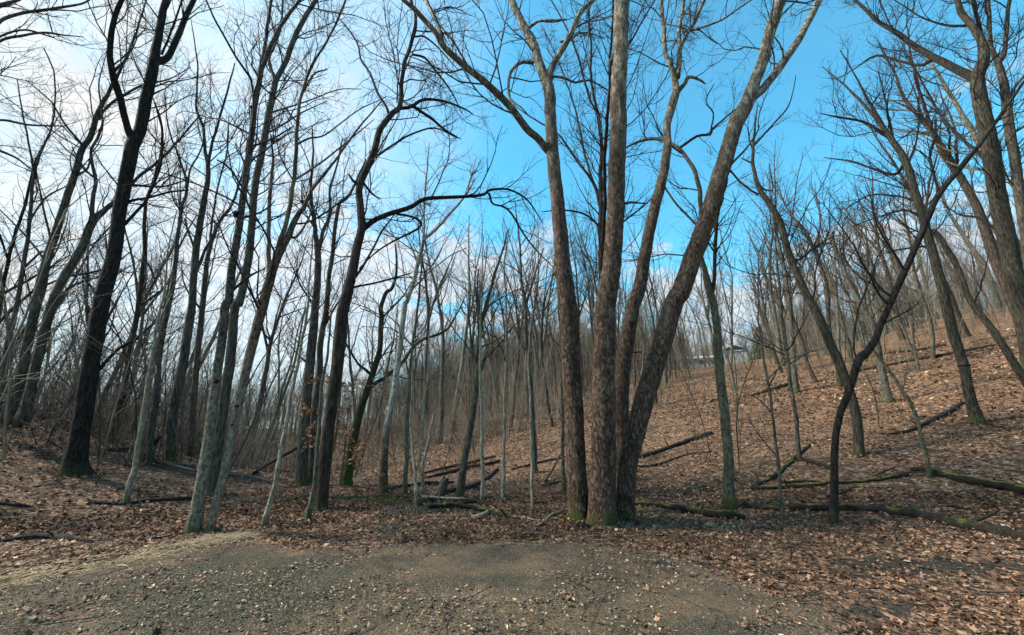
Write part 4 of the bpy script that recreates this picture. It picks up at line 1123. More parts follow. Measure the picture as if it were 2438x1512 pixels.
F = fallen
F('fallen_log', 'thick black log with yellow-green moss between the sycamore foot and the greenish trunk', [(1490, 1195, 11), (1540, 1198, 12), (1600, 1206, 13), (1657, 1216, 15), (1720, 1224, 16), (1776, 1229, 16)], 'log_moss', seed=1)
F('fallen_log', 'longest dark log on the slope, thickening toward the right photo edge', [(1786, 1203, 10), (1840, 1205, 11), (1890, 1206, 13), (1993, 1208, 15), (2097, 1212, 16), (2200, 1227, 19), (2303, 1247, 23), (2437, 1273, 28), (2540, 1296, 30)], 'log_halfmoss', seed=2)
F('fallen_branch', 'short forked dark branch lying at the thin end of the longest dark log', [(1764, 1188, 5), (1775, 1196, 7), (1787, 1204, 7), (1840, 1209, 8), (1880, 1211, 6)], 'log_halfmoss', cat='branch', seed=3)
F('fallen_log', 'bright moss-covered log rising out at the right photo edge above the longest dark log', [(2168, 1118, 8), (2200, 1116, 11), (2226, 1122, 14), (2303, 1141, 18), (2370, 1153, 20), (2437, 1165, 22), (2540, 1184, 23)], 'log_moss', seed=4)
F('fallen_log', 'long thin mossy-topped log joining the bright mossy log to the crossed branches', [(1782, 1163, 6), (1840, 1160, 8), (1890, 1157, 8), (1978, 1149, 8), (2030, 1148, 8), (2076, 1144, 8), (2120, 1136, 8), (2170, 1127, 8)], 'log_moss', seed=5)
F('fallen_branch', 'long wavy bare branch lying behind the greenish trunk on the leaves', [(1500, 1176, 4), (1579, 1179, 4), (1630, 1172, 5), (1660, 1160, 6), (1682, 1155, 7), (1715, 1160, 6), (1760, 1166, 6)], 'log_brown', cat='branch', seed=6)
F('fallen_log', 'curved black log bending up the slope at the foot of the ringed tree', [(2090, 1031, 4), (2115, 1032, 5), (2159, 1026, 6), (2180, 1018, 7), (2200, 1009, 8), (2225, 997, 8.5), (2252, 984, 8.5), (2275, 970, 8), (2293, 957, 6)], 'log', seed=7)
F('fallen_log', 'straight dark log resting upslope just behind the sycamore trunks', [(1518, 1088, 7), (1550, 1079, 8), (1579, 1069, 8), (1631, 1051, 9), (1665, 1039, 9), (1696, 1029, 8)], 'log', seed=8)
F('fallen_branch', 'slim dark branch below the straight dark log behind the sycamore', [(1518, 1109, 5), (1545, 1109, 5), (1579, 1101, 4), (1621, 1086, 4), (1655, 1078, 4), (1693, 1075, 3)], 'log', cat='branch', seed=9)
F('fallen_log', 'long thin log stretched across the upper hillside below the crest', [(2030, 884, 5), (2090, 873, 6), (2148, 861, 6), (2200, 852, 7), (2252, 843, 6), (2310, 832, 6), (2372, 821, 6)], 'log', seed=10)
F('fallen_log', 'shorter dark log lying just above the long thin log on the upper hillside', [(2117, 840, 5), (2180, 833, 6), (2252, 821, 6)], 'log', seed=11)
F('fallen_log', 'dark log ending in a pale root mass near the crest by the massive tree', [(2310, 812, 4), (2360, 804, 6), (2410, 797, 7), (2450, 792, 8)], 'log_brown', seed=12)
F('fallen_log', 'crumbling rotten log on the orange-brown upper slope', [(1787, 941, 4), (1805, 936, 5), (1828, 930, 5), (1850, 922, 7), (1880, 914, 6)], 'log', seed=13)
F('fallen_branch', 'broken bits of a dark branch further down the orange-brown slope', [(1690, 957, 3), (1700, 950, 4), (1722, 952, 3)], 'log', cat='branch', seed=14)
F('fallen_log', 'long low log lying right across the valley floor from the dark bent tree', [(712, 1173, 6), (740, 1180, 8), (779, 1183, 9), (830, 1186, 9), (867, 1183, 9), (920, 1181, 9), (970, 1184, 8), (1010, 1187, 9), (1048, 1190, 9), (1100, 1192, 8), (1146, 1188, 8), (1175, 1182, 8)], 'log_halfmoss', seed=15)
F('fallen_log', 'mossy bright-topped log sloping down behind the heap of dark earth', [(1010, 1205, 7), (1060, 1201, 10), (1099, 1204, 11), (1135, 1210, 11), (1166, 1217, 13), (1200, 1226, 13), (1232, 1234, 12)], 'log_moss', seed=16)
F('fallen_log', 'short thick dark piece lying on the mossy bright-topped log', [(1100, 1199, 7), (1130, 1195, 9), (1155, 1200, 8), (1180, 1207, 5)], 'log', seed=17, lift=0.7)
F('fallen_log', 'dark log propped up to the right of the broken stump', [(1060, 1170, 11), (1080, 1166, 11), (1105, 1162, 10), (1130, 1154, 8), (1151, 1144, 8), (1172, 1126, 7), (1185, 1115, 5)], 'log', seed=18)
F('fallen_log', 'flat barkless pale wood slab beside the two-stemmed pale sapling', [(1004, 1183, 8), (1040, 1184, 8), (1090, 1188, 7), (1140, 1190, 4)], 'log_pale', seed=19)
F('fallen_log', 'dark log stretching behind the slim white-barked sycamore', [(919, 1164, 6), (965, 1156, 7), (1012, 1151, 8), (1050, 1149, 7), (1080, 1147, 6)], 'log', seed=20)
F('fallen_log', 'long dark log climbing the lower hillside from the valley thicket', [(1010, 1138, 6), (1045, 1130, 7), (1074, 1122, 8), (1125, 1110, 8), (1177, 1100, 7), (1190, 1096, 6)], 'log', seed=21)
F('fallen_log', 'dark log above the climbing log in the valley thicket', [(1000, 1128, 5), (1060, 1113, 7), (1130, 1098, 7), (1180, 1086, 6)], 'log', seed=22)
F('fallen_log', 'low dark log behind the pale young tree on the left leaf litter', [(205, 1199, 5), (240, 1196, 7), (289, 1199, 7), (330, 1193, 7), (372, 1189, 8), (420, 1187, 9), (459, 1185, 9), (490, 1184, 6)], 'log', seed=23)
F('fallen_log', 'half-buried dark log near the straw at the lower left edge', [(-60, 1292, 10), (0, 1288, 9), (35, 1281, 11), (67, 1277, 13), (110, 1275, 14), (155, 1278, 14), (190, 1283, 10), (222, 1288, 6)], 'log', seed=24)
F('fallen_branch', 'thin dark branch lying in line with the pale-footed stems', [(325, 1284, 5), (360, 1283, 6), (400, 1276, 5), (430, 1271, 6), (485, 1272, 6)], 'log', cat='branch', seed=25)
F('fallen_branch', 'short dark branch at the left edge between the bank and the half-buried log', [(-30, 1195, 7), (0, 1198, 8), (40, 1202, 8), (74, 1206, 6)], 'log', cat='branch', seed=26)
F('fallen_branch', 'small dark stick in the litter below the low dark log', [(320, 1236, 5), (342, 1232, 7), (374, 1224, 5)], 'log', cat='branch', seed=27)
F('fallen_log', 'grey log lying along the top of the dark left bank', [(-60, 962, 12), (0, 971, 12), (52, 979, 12), (95, 987, 11), (130, 994, 7)], 'log_brown', seed=28)
F('fallen_branch', 'long bleached branch sliding down the face of the left bank', [(-20, 986, 3), (40, 992, 3), (75, 1006, 3), (118, 1028, 2)], 'log_pale', cat='branch', seed=29)
F('fallen_log', 'dark log under the brush just right of the black-barked tree', [(245, 1068, 6), (280, 1070, 7), (322, 1066, 7)], 'log', seed=30)
F('fallen_log', 'broken black snag propped up beside the grey spotted trunk', [(336, 1094, 7), (343, 1091, 9), (352, 1090, 8)], 'log', seed=31, branches=[[(345, 1090, 8), (352, 1076, 8), (362, 1063, 9), (372, 1050, 9), (380, 1038, 6)]])
F('fallen_branch', 'pale-topped curved branch between the grey trunks of the left woods', [(418, 1085, 5), (440, 1088, 6), (470, 1099, 7)], 'log_brown', cat='branch', seed=32)
F('fallen_branch', 'greyish branch leading from the grey trunks toward the pale-footed stems', [(362, 1096, 6), (395, 1105, 6), (430, 1113, 6), (467, 1121, 5)], 'log_brown', cat='branch', seed=33)
F('fallen_branch', 'thin log lying in front of the far white building in the valley', [(542, 1130, 5), (580, 1133, 5), (615, 1138, 5), (650, 1148, 5), (690, 1161, 4)], 'log_brown', cat='branch', seed=34)
F('leaning_log', 'dark dead trunk propped aslant before the far orange-roofed building', [(600, 1126, 5), (606, 1124, 6), (614, 1122, 5)], 'log', cat='log', seed=35, branches=[[(600, 1127, 5), (630, 1110, 6), (665, 1090, 7), (700, 1070, 7), (735, 1048, 6)]])
F('fallen_branch', 'short stout stick lying on the edge of the gravel at the right', [(1630, 1325, 6), (1655, 1331, 10), (1690, 1342, 8)], 'log_brown', cat='branch', seed=36)
F('fallen_branch', 'thin dark crooked stick lying on open gravel', [(1352, 1378, 2.5), (1370, 1386, 3), (1392, 1395, 3), (1415, 1409, 2.5)], 'log', cat='branch', seed=37)
F('fallen_branch', 'curled bleached branch with an upturned fork reaching to the sycamore base', [(1272, 1252, 5), (1290, 1245, 6), (1303, 1234, 6), (1313, 1225, 6), (1345, 1214, 5)], 'log_pale', cat='branch', seed=38,
  branches=[[(1345, 1214, 5), (1358, 1206, 6), (1375, 1195, 5), (1398, 1190, 4)], [(1360, 1206, 4), (1366, 1195, 4), (1365, 1182, 4), (1369, 1174, 2)]])
F('fallen_branch', 'slender pale branch joining the mossy log to the curled branch', [(1165, 1219, 4), (1195, 1226, 5), (1222, 1234, 4), (1245, 1231, 5), (1275, 1238, 4), (1300, 1238, 3)], 'log_pale', cat='branch', seed=39)
F('fallen_branch', 'pale brown stick lying flat in front of the curled branch', [(1235, 1272, 5), (1265, 1269, 7), (1300, 1272, 5)], 'log_brown', cat='branch', seed=40)
F('fallen_log', 'small brown log lying against the front of the sycamore base', [(1408, 1258, 7), (1440, 1257, 8), (1478, 1254, 8), (1495, 1256, 5)], 'log_brown', seed=41)
F('fallen_log', 'black mossy stub of wood between the outer and middle sycamore trunks', [(1366, 1250, 9), (1384, 1250, 11), (1402, 1251, 9)], 'log_moss', seed=42)
F('fallen_branch', 'mossy branch leaning over the others to the slim grey tree', [(1787, 1160, 5), (1815, 1147, 7), (1849, 1129, 8), (1875, 1106, 7), (1895, 1087, 7), (1918, 1066, 6), (1938, 1050, 5)], 'log_moss', cat='branch', seed=43)
F('fallen_branch', 'dark branch running down from the slim grey tree to the black forked tree', [(1905, 1090, 8), (1925, 1097, 9), (1950, 1104, 9), (1978, 1114, 8)], 'log', cat='branch', seed=44)
F('fallen_branch', 'small mossy stick just right of the black forked tree', [(1966, 1181, 6), (1990, 1177, 6), (2015, 1168, 7), (2041, 1158, 6)], 'log_moss', cat='branch', seed=45)
F('fallen_branch', 'thin mossy stick lying parallel above the mossy-topped log', [(1860, 1148, 5), (1900, 1145, 6), (1940, 1144, 5), (1965, 1150, 4)], 'log_moss', cat='branch', seed=46)
F('fallen_branch', 'dark stick between the two long logs at the right photo edge', [(2388, 1218, 5), (2415, 1225, 8), (2450, 1230, 9)], 'log', cat='branch', seed=47)
F('fallen_log', 'dark log disappearing behind the outer sycamore trunk', [(1290, 1155, 5), (1320, 1150, 6), (1356, 1143, 6)], 'log', seed=48)
F('fallen_log', 'thin log lying higher up behind the outer sycamore trunk', [(1215, 1117, 4), (1250, 1109, 5), (1280, 1101, 5), (1320, 1093, 5), (1356, 1086, 5)], 'log', seed=49)
F('fallen_branch', 'dark mossy stick lying flat behind the very thin pale sapling', [(1232, 1196, 6), (1270, 1197, 8), (1314, 1195, 4)], 'log_moss', cat='branch', seed=50)
F('fallen_branch', 'brown dead limb leaning steeply beside the mossy-footed slim tree', [(1296, 1146, 5), (1299, 1144, 5), (1303, 1142, 5)], 'log_brown', cat='branch', seed=51, branches=[[(1297, 1146, 5), (1315, 1118, 5), (1332, 1085, 4), (1348, 1050, 4)]])
F('fallen_branch', 'small dark stick across the slope near the curved black log', [(2088, 1130, 3), (2130, 1112, 4), (2172, 1075, 3)][0:2], 'log', cat='branch', seed=52)
F('fallen_branch', 'reddish thin branch on the leaves below the ringed tree', [(2138, 1086, 3), (2180, 1078, 4), (2225, 1070, 3)], 'log_brown', cat='branch', seed=53)
F('fallen_branch', 'bleached twisted root end at the foot of the heap of dark earth', [(1120, 1232, 5), (1140, 1228, 8), (1158, 1222, 9), (1168, 1216, 6)], 'log_pale', cat='branch', seed=54, lift=0.5)
F('fallen_branch', 'thin pale branch lying in front of the bleached root end', [(1015, 1225, 3), (1060, 1228, 4), (1105, 1227, 4), (1130, 1224, 3)], 'log_pale', cat='branch', seed=55)

# broken stump
st = hit(1046, 1181)
rng = np.random.default_rng(77)
K, S_ = 14, 16
zz = np.linspace(-0.15, 0.46, K)
P = np.stack([0.10 * zz, 0.0 * zz, zz], 1)
th = np.linspace(0, 2 * math.pi, S_, endpoint=False)[None]
rm = 1 + 0.35 * np.exp(-np.maximum(zz, 0) / 0.15)[:, None] * (0.5 + 0.5 * np.sin(4 * th)) + 0.08 * rng.normal(size=(K, S_))
v, fs = tubes(P[None], np.linspace(0.15, 0.09, K)[None], S_, rm[None], caps=True, ref=(0.1, 1, 0))
v[-S_:, 2] += rng.uniform(-0.2, 0.06, S_)
v[:, 0] += 0.22 * np.maximum(v[:, 2], 0)
sto = link('tree_stump', make_mesh('tree_stump', v, fs), loc=st, mat=M['log_brown'])
tag(sto, 'jagged dark tree stump in front of the propped dark log', 'stump')

# ------------------------------------------------------------------ buildings beyond the crest and down the valley
def box(x0, x1, y0, y1, z0, z1):
    v = np.array([[x, y, z] for x in (x0, x1) for y in (y0, y1) for z in (z0, z1)], float)
    f = np.array([[0, 1, 3, 2], [4, 6, 7, 5], [0, 4, 5, 1], [2, 3, 7, 6], [0, 2, 6, 4], [1, 5, 7, 3]])
    return v, [f]


def part(name, shapes, parent, mat):
    v, fs = merge(shapes)
    return link(name, make_mesh(name, v, fs, smooth=False), parent, mat=M[mat])


def gable(x0, x1, y0, y1, z0, z1, ov=0.35, th=0.18):
    """roof with its ridge along y"""
    xm = 0.5 * (x0 + x1)
    sl = (z1 - z0) / (xm - x0)
    a = [(x0 - ov, z0 - ov * sl), (xm, z1), (x1 + ov, z0 - ov * sl)]
    v, f = [], []
    for y in (y0 - ov, y1 + ov):
        for (x, z) in a: v.append((x, y, z))
        for (x, z) in a: v.append((x, y, z + th))
    q = [[3, 4, 10, 9], [4, 5, 11, 10], [0, 6, 7, 1], [1, 7, 8, 2], [0, 1, 4, 3], [1, 2, 5, 4], [6, 9, 10, 7], [7, 10, 11, 8], [0, 3, 9, 6], [2, 8, 11, 5]]
    return np.array(v, float), [np.array(q)]


def at_az(px, py, r):
    d = ray(px, py)
    h = math.hypot(d[0], d[1])
    x, y = d[0] / h * r, d[1] / h * r
    return np.array([x, y, EYE + d[2] / h * r])


pk = at_az(1746, 822, 96.0)                       # peak of the gable
hb = np.array([pk[0], pk[1], float(H(pk[0], pk[1])) - 0.3])
top = pk[2] - hb[2]
house = link('house', None, loc=hb)
house.rotation_euler = (0, 0, -math.atan2(hb[0], hb[1]) + RAD(12))
tag(house, 'grey-sided house with white trim and a small gable seen through the trees on the crest', 'house')
eave = top - 1.15
part('wall', [box(-2.3, 2.3, 0, 7, 0, eave), box(-10.5, -2.303, 1.2, 6.5, -2.2, eave - 1.1)], house, 'siding')
gv = np.array([(-2.3, 0.0, eave), (2.3, 0.0, eave), (0, 0.0, top - 0.1), (-2.3, 7, eave), (2.3, 7, eave), (0, 7, top - 0.1)], float)
part('gable_wall', [(gv, [np.array([[0, 1, 2], [4, 3, 5]])])], house, 'shingle')
part('roof', [gable(-2.3, 2.3, 0, 7, eave, top - 0.15)], house, 'shingle')
part('roof', [(np.array([(-10.9, 0.8, eave - 1.2), (-2.31, 0.8, eave - 1.2), (-2.31, 3.8, eave - 0.2), (-10.9, 3.8, eave - 0.2), (-10.9, 6.9, eave - 1.2), (-2.31, 6.9, eave - 1.2)], float), [np.array([[0, 1, 2, 3], [3, 2, 5, 4]])])], house, 'siding')
part('trim', [box(-2.6, 2.6, -0.12, -0.004, eave - 0.14, eave + 0.04)], house, 'trim')
part('trim', [box(-10.6, -2.31, 1.06, 1.19, eave - 1.25, eave - 1.08)], house, 'trim')
rl = [box(-10.4, -4.0, -0.6, -0.5, eave - 3.2, eave - 3.05)] + [box(x, x + 0.14, -0.6, -0.5, -3.5, eave - 3.206) for x in (-10.4, -8.4, -6.4, -4.3)]
part('porch_rail', rl, house, 'trim')
for x in (-9.4, -7.2, -4.9):
    w_ = part('window', [box(x, x + 1.1, 1.12, 1.194, eave - 2.6, eave - 1.5)], house, 'trim')
    part('pane', [box(x + 0.1, x + 1.0, 1.09, 1.118, eave - 2.5, eave - 1.6)], w_, 'glass')
w_ = part('window', [box(-2.05, -1.6, -0.07, -0.004, eave - 1.7, eave - 0.6)], house, 'trim')
part('pane', [box(-2.0, -1.65, -0.10, -0.072, eave - 1.65, eave - 0.65)], w_, 'glass')

bp_ = at_az(640, 1112, 58.0)
bb = np.array([bp_[0], bp_[1], float(H(bp_[0], bp_[1]))])
shed = link('shed', None, loc=bb)
shed.rotation_euler = (0, 0, RAD(30))
tag(shed, 'small white building with an orange-brown roof glimpsed far down the valley', 'shed')
part('wall', [box(-1.2, 1.2, 0, 3, -0.5, 1.5)], shed, 'whitewall')
part('roof', [gable(-1.2, 1.2, 0, 3, 1.5, 2.9)], shed, 'orange_roof')
w_ = part('window', [box(-0.5, 0.5, -0.06, -0.004, 0.5, 1.2)], shed, 'trim')
part('pane', [box(-0.42, 0.42, -0.09, -0.062, 0.58, 1.12)], w_, 'glass')

# ------------------------------------------------------------------ evergreen on the crest
cp = at_az(1815, 842, 80.0)
cb = np.array([cp[0], cp[1], float(H(cp[0], cp[1]))])
ctop = at_az(1808, 776, 80.0)[2] - cb[2]
con = link('evergreen_tree', None, loc=cb)
tag(con, 'dark green conifer standing alone on the crest right of the house', 'tree')
rng = np.random.default_rng(5)
v, fs = tubes(np.array([[[0, 0, -0.3], [0.03, 0, ctop * 0.5], [0, 0, ctop]]]), np.array([[0.14, 0.08, 0.02]]), 8)
link('trunk', make_mesh('trunk', v, fs), con, mat=M['brown'])
pp, rr = [], []
for k in range(260):
    z = ctop * rng.uniform(0.06, 0.99)
    L = (1 - z / ctop) ** 0.8 * 2.4 * rng.uniform(0.6, 1.1) + 0.2
    a = rng.uniform(0, 6.283)
    u = np.linspace(0, 1, 5)
    pp.append(np.stack([np.cos(a) * L * u, np.sin(a) * L * u, z + 0.15 * L * u - 0.5 * L * u ** 2], 1)); rr.append(0.02 * (1 - 0.7 * u))
pp = np.array(pp); rr = np.array(rr)
parts = [tubes(pp, rr, 3)]
pos, tan, r_, ln, u = spawn(pp, rr, 22, rng, 0.1)
P1, R1 = grow(pos, tan, rng.uniform(0.18, 0.5, len(pos)), np.full(len(pos), 0.028), 3, rng, 0.5, 1.0, -0.25, 0.15, 0.15)
parts.append(tubes(P1, R1, 3))
v, fs = merge(parts)
link('crown', make_mesh('crown', v, fs), con, mat=M['needles'])

# ------------------------------------------------------------------ young beech that keeps its orange leaves
be = hit(806, 1162)
beech = link('young_beech', None, loc=be)
tag(beech, 'small young beech holding tiers of pale orange leaves beside the dark bent tree', 'tree')
rng = np.random.default_rng(12)
stem = np.array([[0, 0, -0.2], [0.05, 0, 0.8], [0.0, 0.05, 1.7], [0.08, 0, 2.6], [0.1, 0, 3.2]])
sp_, sr_ = resample(stem, np.linspace(0.028, 0.006, 5), 14)
v, fs = tubes(sp_[None], sr_[None], 6)
link('trunk', make_mesh('trunk', v, fs), beech, mat=M['grey'])
hz_ = rng.uniform(0.45, 2.9, 26)
pos = np.stack([np.interp(hz_, sp_[:, 2], sp_[:, 0]), np.interp(hz_, sp_[:, 2], sp_[:, 1]), hz_], 1)
B1, BR1 = grow(pos, np.tile([0, 0, 1.0], (26, 1)), rng.uniform(0.6, 1.3, 26), np.full(26, 0.008), 8, rng, 1.25, 1.6, -0.01, 0.10)
p2, t2, r2, l2, u2 = spawn(B1, BR1, 7, rng, 0.15)
B2, BR2 = grow(p2, t2, rng.uniform(0.15, 0.4, len(p2)), np.full(len(p2), 0.003), 4, rng, 0.5, 1.0, 0.0, 0.1)
v, fs = merge([tubes(B1, BR1, 4), tubes(B2, BR2, 3)])
link('branches', make_mesh('branches', v, fs), beech, mat=M['twig_brown'])


def leaf_mesh(name, pos, size, rng, mat, parent=None, tilt=0.5, simple=False, tint=None, droop=None, up=None):
    """many separate dry leaves; lobed outline, cupped"""
    N = len(pos)
    if simple:
        tpl = np.array([[0, -0.5, 0], [0.32, -0.08, 0.10], [0, 0.5, 0.03], [-0.32, 0.05, 0.12]])
        tris = np.array([[0, 1, 2], [0, 2, 3]])
    else:
        ang = np.linspace(0, 2 * math.pi, 10, endpoint=False) - math.pi / 2
        rad = np.array([0.42, 0.26, 0.50, 0.30, 0.55, 0.30, 0.58, 0.30, 0.52, 0.26])
        tpl = np.concatenate([[[0, 0, -0.02]], np.stack([np.cos(ang) * rad * 0.9, np.sin(ang) * rad, 0.28 * rad ** 2 + 0.05 * np.sin(ang * 2)], 1)])
        tris = np.array([[0, i + 1, (i + 1) % 10 + 1] for i in range(10)])
    n = len(tpl)
    V = np.repeat(tpl[None], N, 0) * size[:, None, None]
    V[:, :, 2] *= rng.uniform(-0.6, 2.2, (N, 1))
    V[:, :, 0] *= rng.uniform(0.5, 1.1, (N, 1))
    V[:, :, :2] *= rng.uniform(0.62, 1.25, (N, n, 1))
    a = rng.normal(0, tilt, N); c = rng.uniform(0, 2 * math.pi, N); e = rng.normal(0, tilt, N)
    ca, sa = np.cos(a)[:, None], np.sin(a)[:, None]
    x, y, z = V[:, :, 0], V[:, :, 1], V[:, :, 2]
    y, z = y * ca - z * sa, y * sa + z * ca
    ce, se = np.cos(e)[:, None], np.sin(e)[:, None]
    x, z = x * ce + z * se, -x * se + z * ce
    cc, sc = np.cos(c)[:, None], np.sin(c)[:, None]
    x, y = x * cc - y * sc, x * sc + y * cc
    V = np.stack([x, y, z], -1) + pos[:, None, :]
    f = (np.arange(N)[:, None, None] * n + tris[None]).reshape(-1, 3)
    me = make_mesh(name, V.reshape(-1, 3), [f], smooth=False)
    t = rng.beta(2.0, 2.0, N) if tint is None else tint
    at = me.attributes.new('tint', 'FLOAT', 'POINT')
    at.data.foreach_set('value', np.repeat(t, n).astype(np.float32))
    return link(name, me, parent, mat=M[mat])


i_ = rng.integers(0, len(B2), 1800); k_ = rng.integers(1, 4, 1800)
o = leaf_mesh('leaves', B2[i_, k_] + rng.normal(size=(1800, 3)) * 0.02, rng.uniform(0.06, 0.11, 1800), rng, 'beech_leaf', beech, 0.5, True)
o['kind'] = 'stuff'

# ------------------------------------------------------------------ the rest of the wood: a few tree shapes, each copy a tree of its own
def wood_shape(seed, h, r0, fork, nl, u0, dens, lim=(0.22, 0.42), wander=0.05):
    rng = np.random.default_rng(seed)
    K = 26
    d = np.array([rng.normal(0, 0.04), rng.normal(0, 0.04), 1.0])
    P = [np.array([0, 0, -0.5])]
    for k in range(1, K):
        d = norm(d + rng.normal(size=3) * wander + np.array([0, 0, 0.03]))
        P.append(P[-1] + d * (h + 0.5) / (K - 1))
    P = np.array(P)
    R = r0 * (1 - 0.88 * np.linspace(0, 1, K) ** 1.1)
    P = P[None]; R = R[None]
    R[0, :2] *= 1.2
    tparts = [tubes(P, R, 8, ref=(0.1, 1, 0))]
    strands = [(P[0], R[0])]
    if fork:
        j = int(K * fork)
        Pf, Rf = grow(P[:, j], norm(P[:, j + 1] - P[:, j]), np.array([h * (1 - fork) * 0.9]), R[:, j] * 0.75, 18, rng, 0.3, 0.5, 0.05, 0.07, 0.15)
        tparts.append(tubes(Pf, Rf, 7)); strands.append((Pf[0], Rf[0]))
    # main limbs
    PS = np.stack([resample(p, r, 24)[0] for p, r in strands]); RS = np.stack([resample(p, r, 24)[1] for p, r in strands])
    pos, tan, r, ln, u = spawn(PS, RS, nl / (h * (1 - u0)), rng, u0, 1e9, 0.97)
    L = h * rng.uniform(lim[0], lim[1], len(r)) * (1.25 - u * 0.8)
    rl = np.clip(r * rng.uniform(0.35, 0.6, len(r)), 0.012, 0.09)
    PL, RL = grow(pos, tan, L, rl, 14, rng, RAD(24), RAD(58), 0.05, 0.11, 0.12)
    tparts.append(tubes(PL, RL, 5))
    tw = twig_levels(PL, RL, rng, dens[0], dens[1], dens[2], 0.12, rmax=0.018, up=0.10)
    tw += twig_levels(PS, RS, rng, dens[0] * 0.7, dens[1], dens[2], max(u0, 0.3), rmax=0.016, up=0.10)
    v, fs = merge(tparts)
    t = make_mesh('trunk', v, fs)
    v, fs = merge(tw)
    # twigs seen from afar: keep them from vanishing between pixels
    c = make_mesh('crown', v, fs)
    return t, c


SHAPES = {
    'tall': [wood_shape(s, h, r, f, n, u, (1.6, 2.4, 2.0)) for s, h, r, f, n, u in ((11, 17, .17, 0, 16, .42), (12, 19, .21, .45, 15, .45), (13, 15.5, .14, .55, 14, .38), (14, 18, .18, .3, 14, .4), (15, 16.5, .15, 0, 18, .35))],
    'slim': [wood_shape(s, h, r, f, n, u, (2.0, 2.6, 2.0), lim=(.16, .3), wander=0.06) for s, h, r, f, n, u in ((21, 11, .075, 0, 13, .3), (22, 12.5, .09, .5, 12, .35), (23, 10, .06, 0, 12, .25), (24, 13, .1, .4, 12, .35))],
    'thin': [wood_shape(s, h, r, f, n, u, (2.6, 3.0, 2.5), lim=(.16, .3), wander=0.07) for s, h, r, f, n, u in ((31, 5.0, .024, 0, 9, .2), (32, 6.2, .032, .5, 10, .25), (33, 4.0, .02, 0, 8, .2))],
}
BM = {'tall': ('grey', 'twig_brown'), 'slim': ('grey', 'twig_brown'), 'thin': ('green', 'twig_brown')}
for k, lst in SHAPES.items():
    for i, (t, c) in enumerate(lst):
        t.materials.append(M[('grey', 'brown', 'grey', 'green', 'grey')[i] if k != 'thin' else ('grey', 'grey', 'green')[i]])
        c.materials.append(M['twig_brown' if k != 'thin' else 'twig_grey'])

taken = []
WOOD = []


def pix(x, y, z):
    d = y * CP + (z - EYE) * SP
    return x / d * FPX + CX

rng = np.random.default_rng(2024)


def plant(kind, x, y, label, group, name, smin=0.85, smax=1.15):
    i = int(rng.integers(0, len(SHAPES[kind])))
    t, c = SHAPES[kind][i]
    root = link(name, None, loc=(x, y, float(H(x, y))))
    root.empty_display_size = 0.5
    root.rotation_euler = (0, 0, rng.uniform(0, 6.283))
    s = rng.uniform(smin, smax)
    root.scale = (s, s, s * rng.uniform(0.92, 1.08))
    tag(root, label, 'tree' if kind != 'thin' else 'sapling', group)
    for nm, d in (('trunk', t), ('crown', c)):
        o = bpy.data.objects.new(nm, d)
        COL.objects.link(o)
        o.parent = root
        if nm == 'crown': o['kind'] = 'stuff'
    WOOD.append((root, kind, i, group))
    return root


def scatter(n, gen, kinds, label, group, name, mind, smin=0.85, smax=1.15):
    c = 0; tries = 0
    while c < n and tries < n * 60:
        tries += 1
        x, y = gen()
        if y < 3 or not -60 < pix(x, y, float(H(x, y)) + 2) < 2500:
            continue
        if any((x - a) ** 2 + (y - b_) ** 2 < max(mind, m) ** 2 * 0.8 for a, b_, m in taken):
            continue
        taken.append((x, y, mind * 0.6))
        plant(kinds[int(rng.integers(0, len(kinds)))], x, y, label, group, name, smin, smax)
        c += 1
    return c


def polar(a0, a1, r0, r1, cond=None):
    def g():
        for _ in range(400):
            a = RAD(rng.uniform(a0, a1)); r = math.sqrt(rng.uniform(r0 * r0, r1 * r1))
            x, y = r * math.sin(a), r * math.cos(a)
            if cond is None or cond(x, y, 0.8 * x + 0.6 * y, math.degrees(a)):
                return x, y
        return 0, 500
    return g


scatter(64, polar(8, 66, 58, 92, lambda x, y, s, a: 57 < s < 84 and abs(a - 31.0) > 1.6), ['tall', 'tall', 'slim'], 'bare tree in the row of trees standing against the sky along the hill crest', 'trees along the hill crest', 'bare_tree', 2.6, 0.95, 1.3)
scatter(62, polar(9, 64, 26, 62, lambda x, y, s, a: 24 < s < 57 and not (29.2 < a < 34 and s > 34)), ['tall', 'slim', 'slim', 'slim'], 'bare tree scattered on the open brown hillside below the crest', 'trees on the open hillside', 'bare_tree', 2.6, 0.95, 1.35)
scatter(58, polar(-13, 14, 24, 75, lambda x, y, s, a: s > 9), ['tall', 'slim', 'slim'], 'bare grey tree in the wood behind the sycamore where the hill closes the valley', 'trees where the hill closes the valley', 'bare_tree', 2.2, 0.95, 1.4)
scatter(36, polar(-54, -14, 21, 62, lambda x, y, s, a: True), ['tall', 'slim', 'slim'], 'bare tree in the dim wood beyond the left bank and the creek', 'trees beyond the left bank', 'bare_tree', 2.4)
scatter(9, polar(-60, -40, 20, 36), ['slim'], 'bare tree behind the brush on top of the left bank', 'trees on the left bank', 'bare_tree', 1.8)
scatter(22, polar(8, 46, 13, 40, lambda x, y, s, a: s > 10.5), ['thin'], 'thin leafless sapling dotted over the brown hillside', 'thin saplings on the hillside', 'sapling', 1.6)
scatter(22, polar(-45, 6, 13.5, 32), ['thin'], 'thin leafless sapling in the thicket on the valley floor', 'thin saplings in the valley thicket', 'sapling', 1.2)

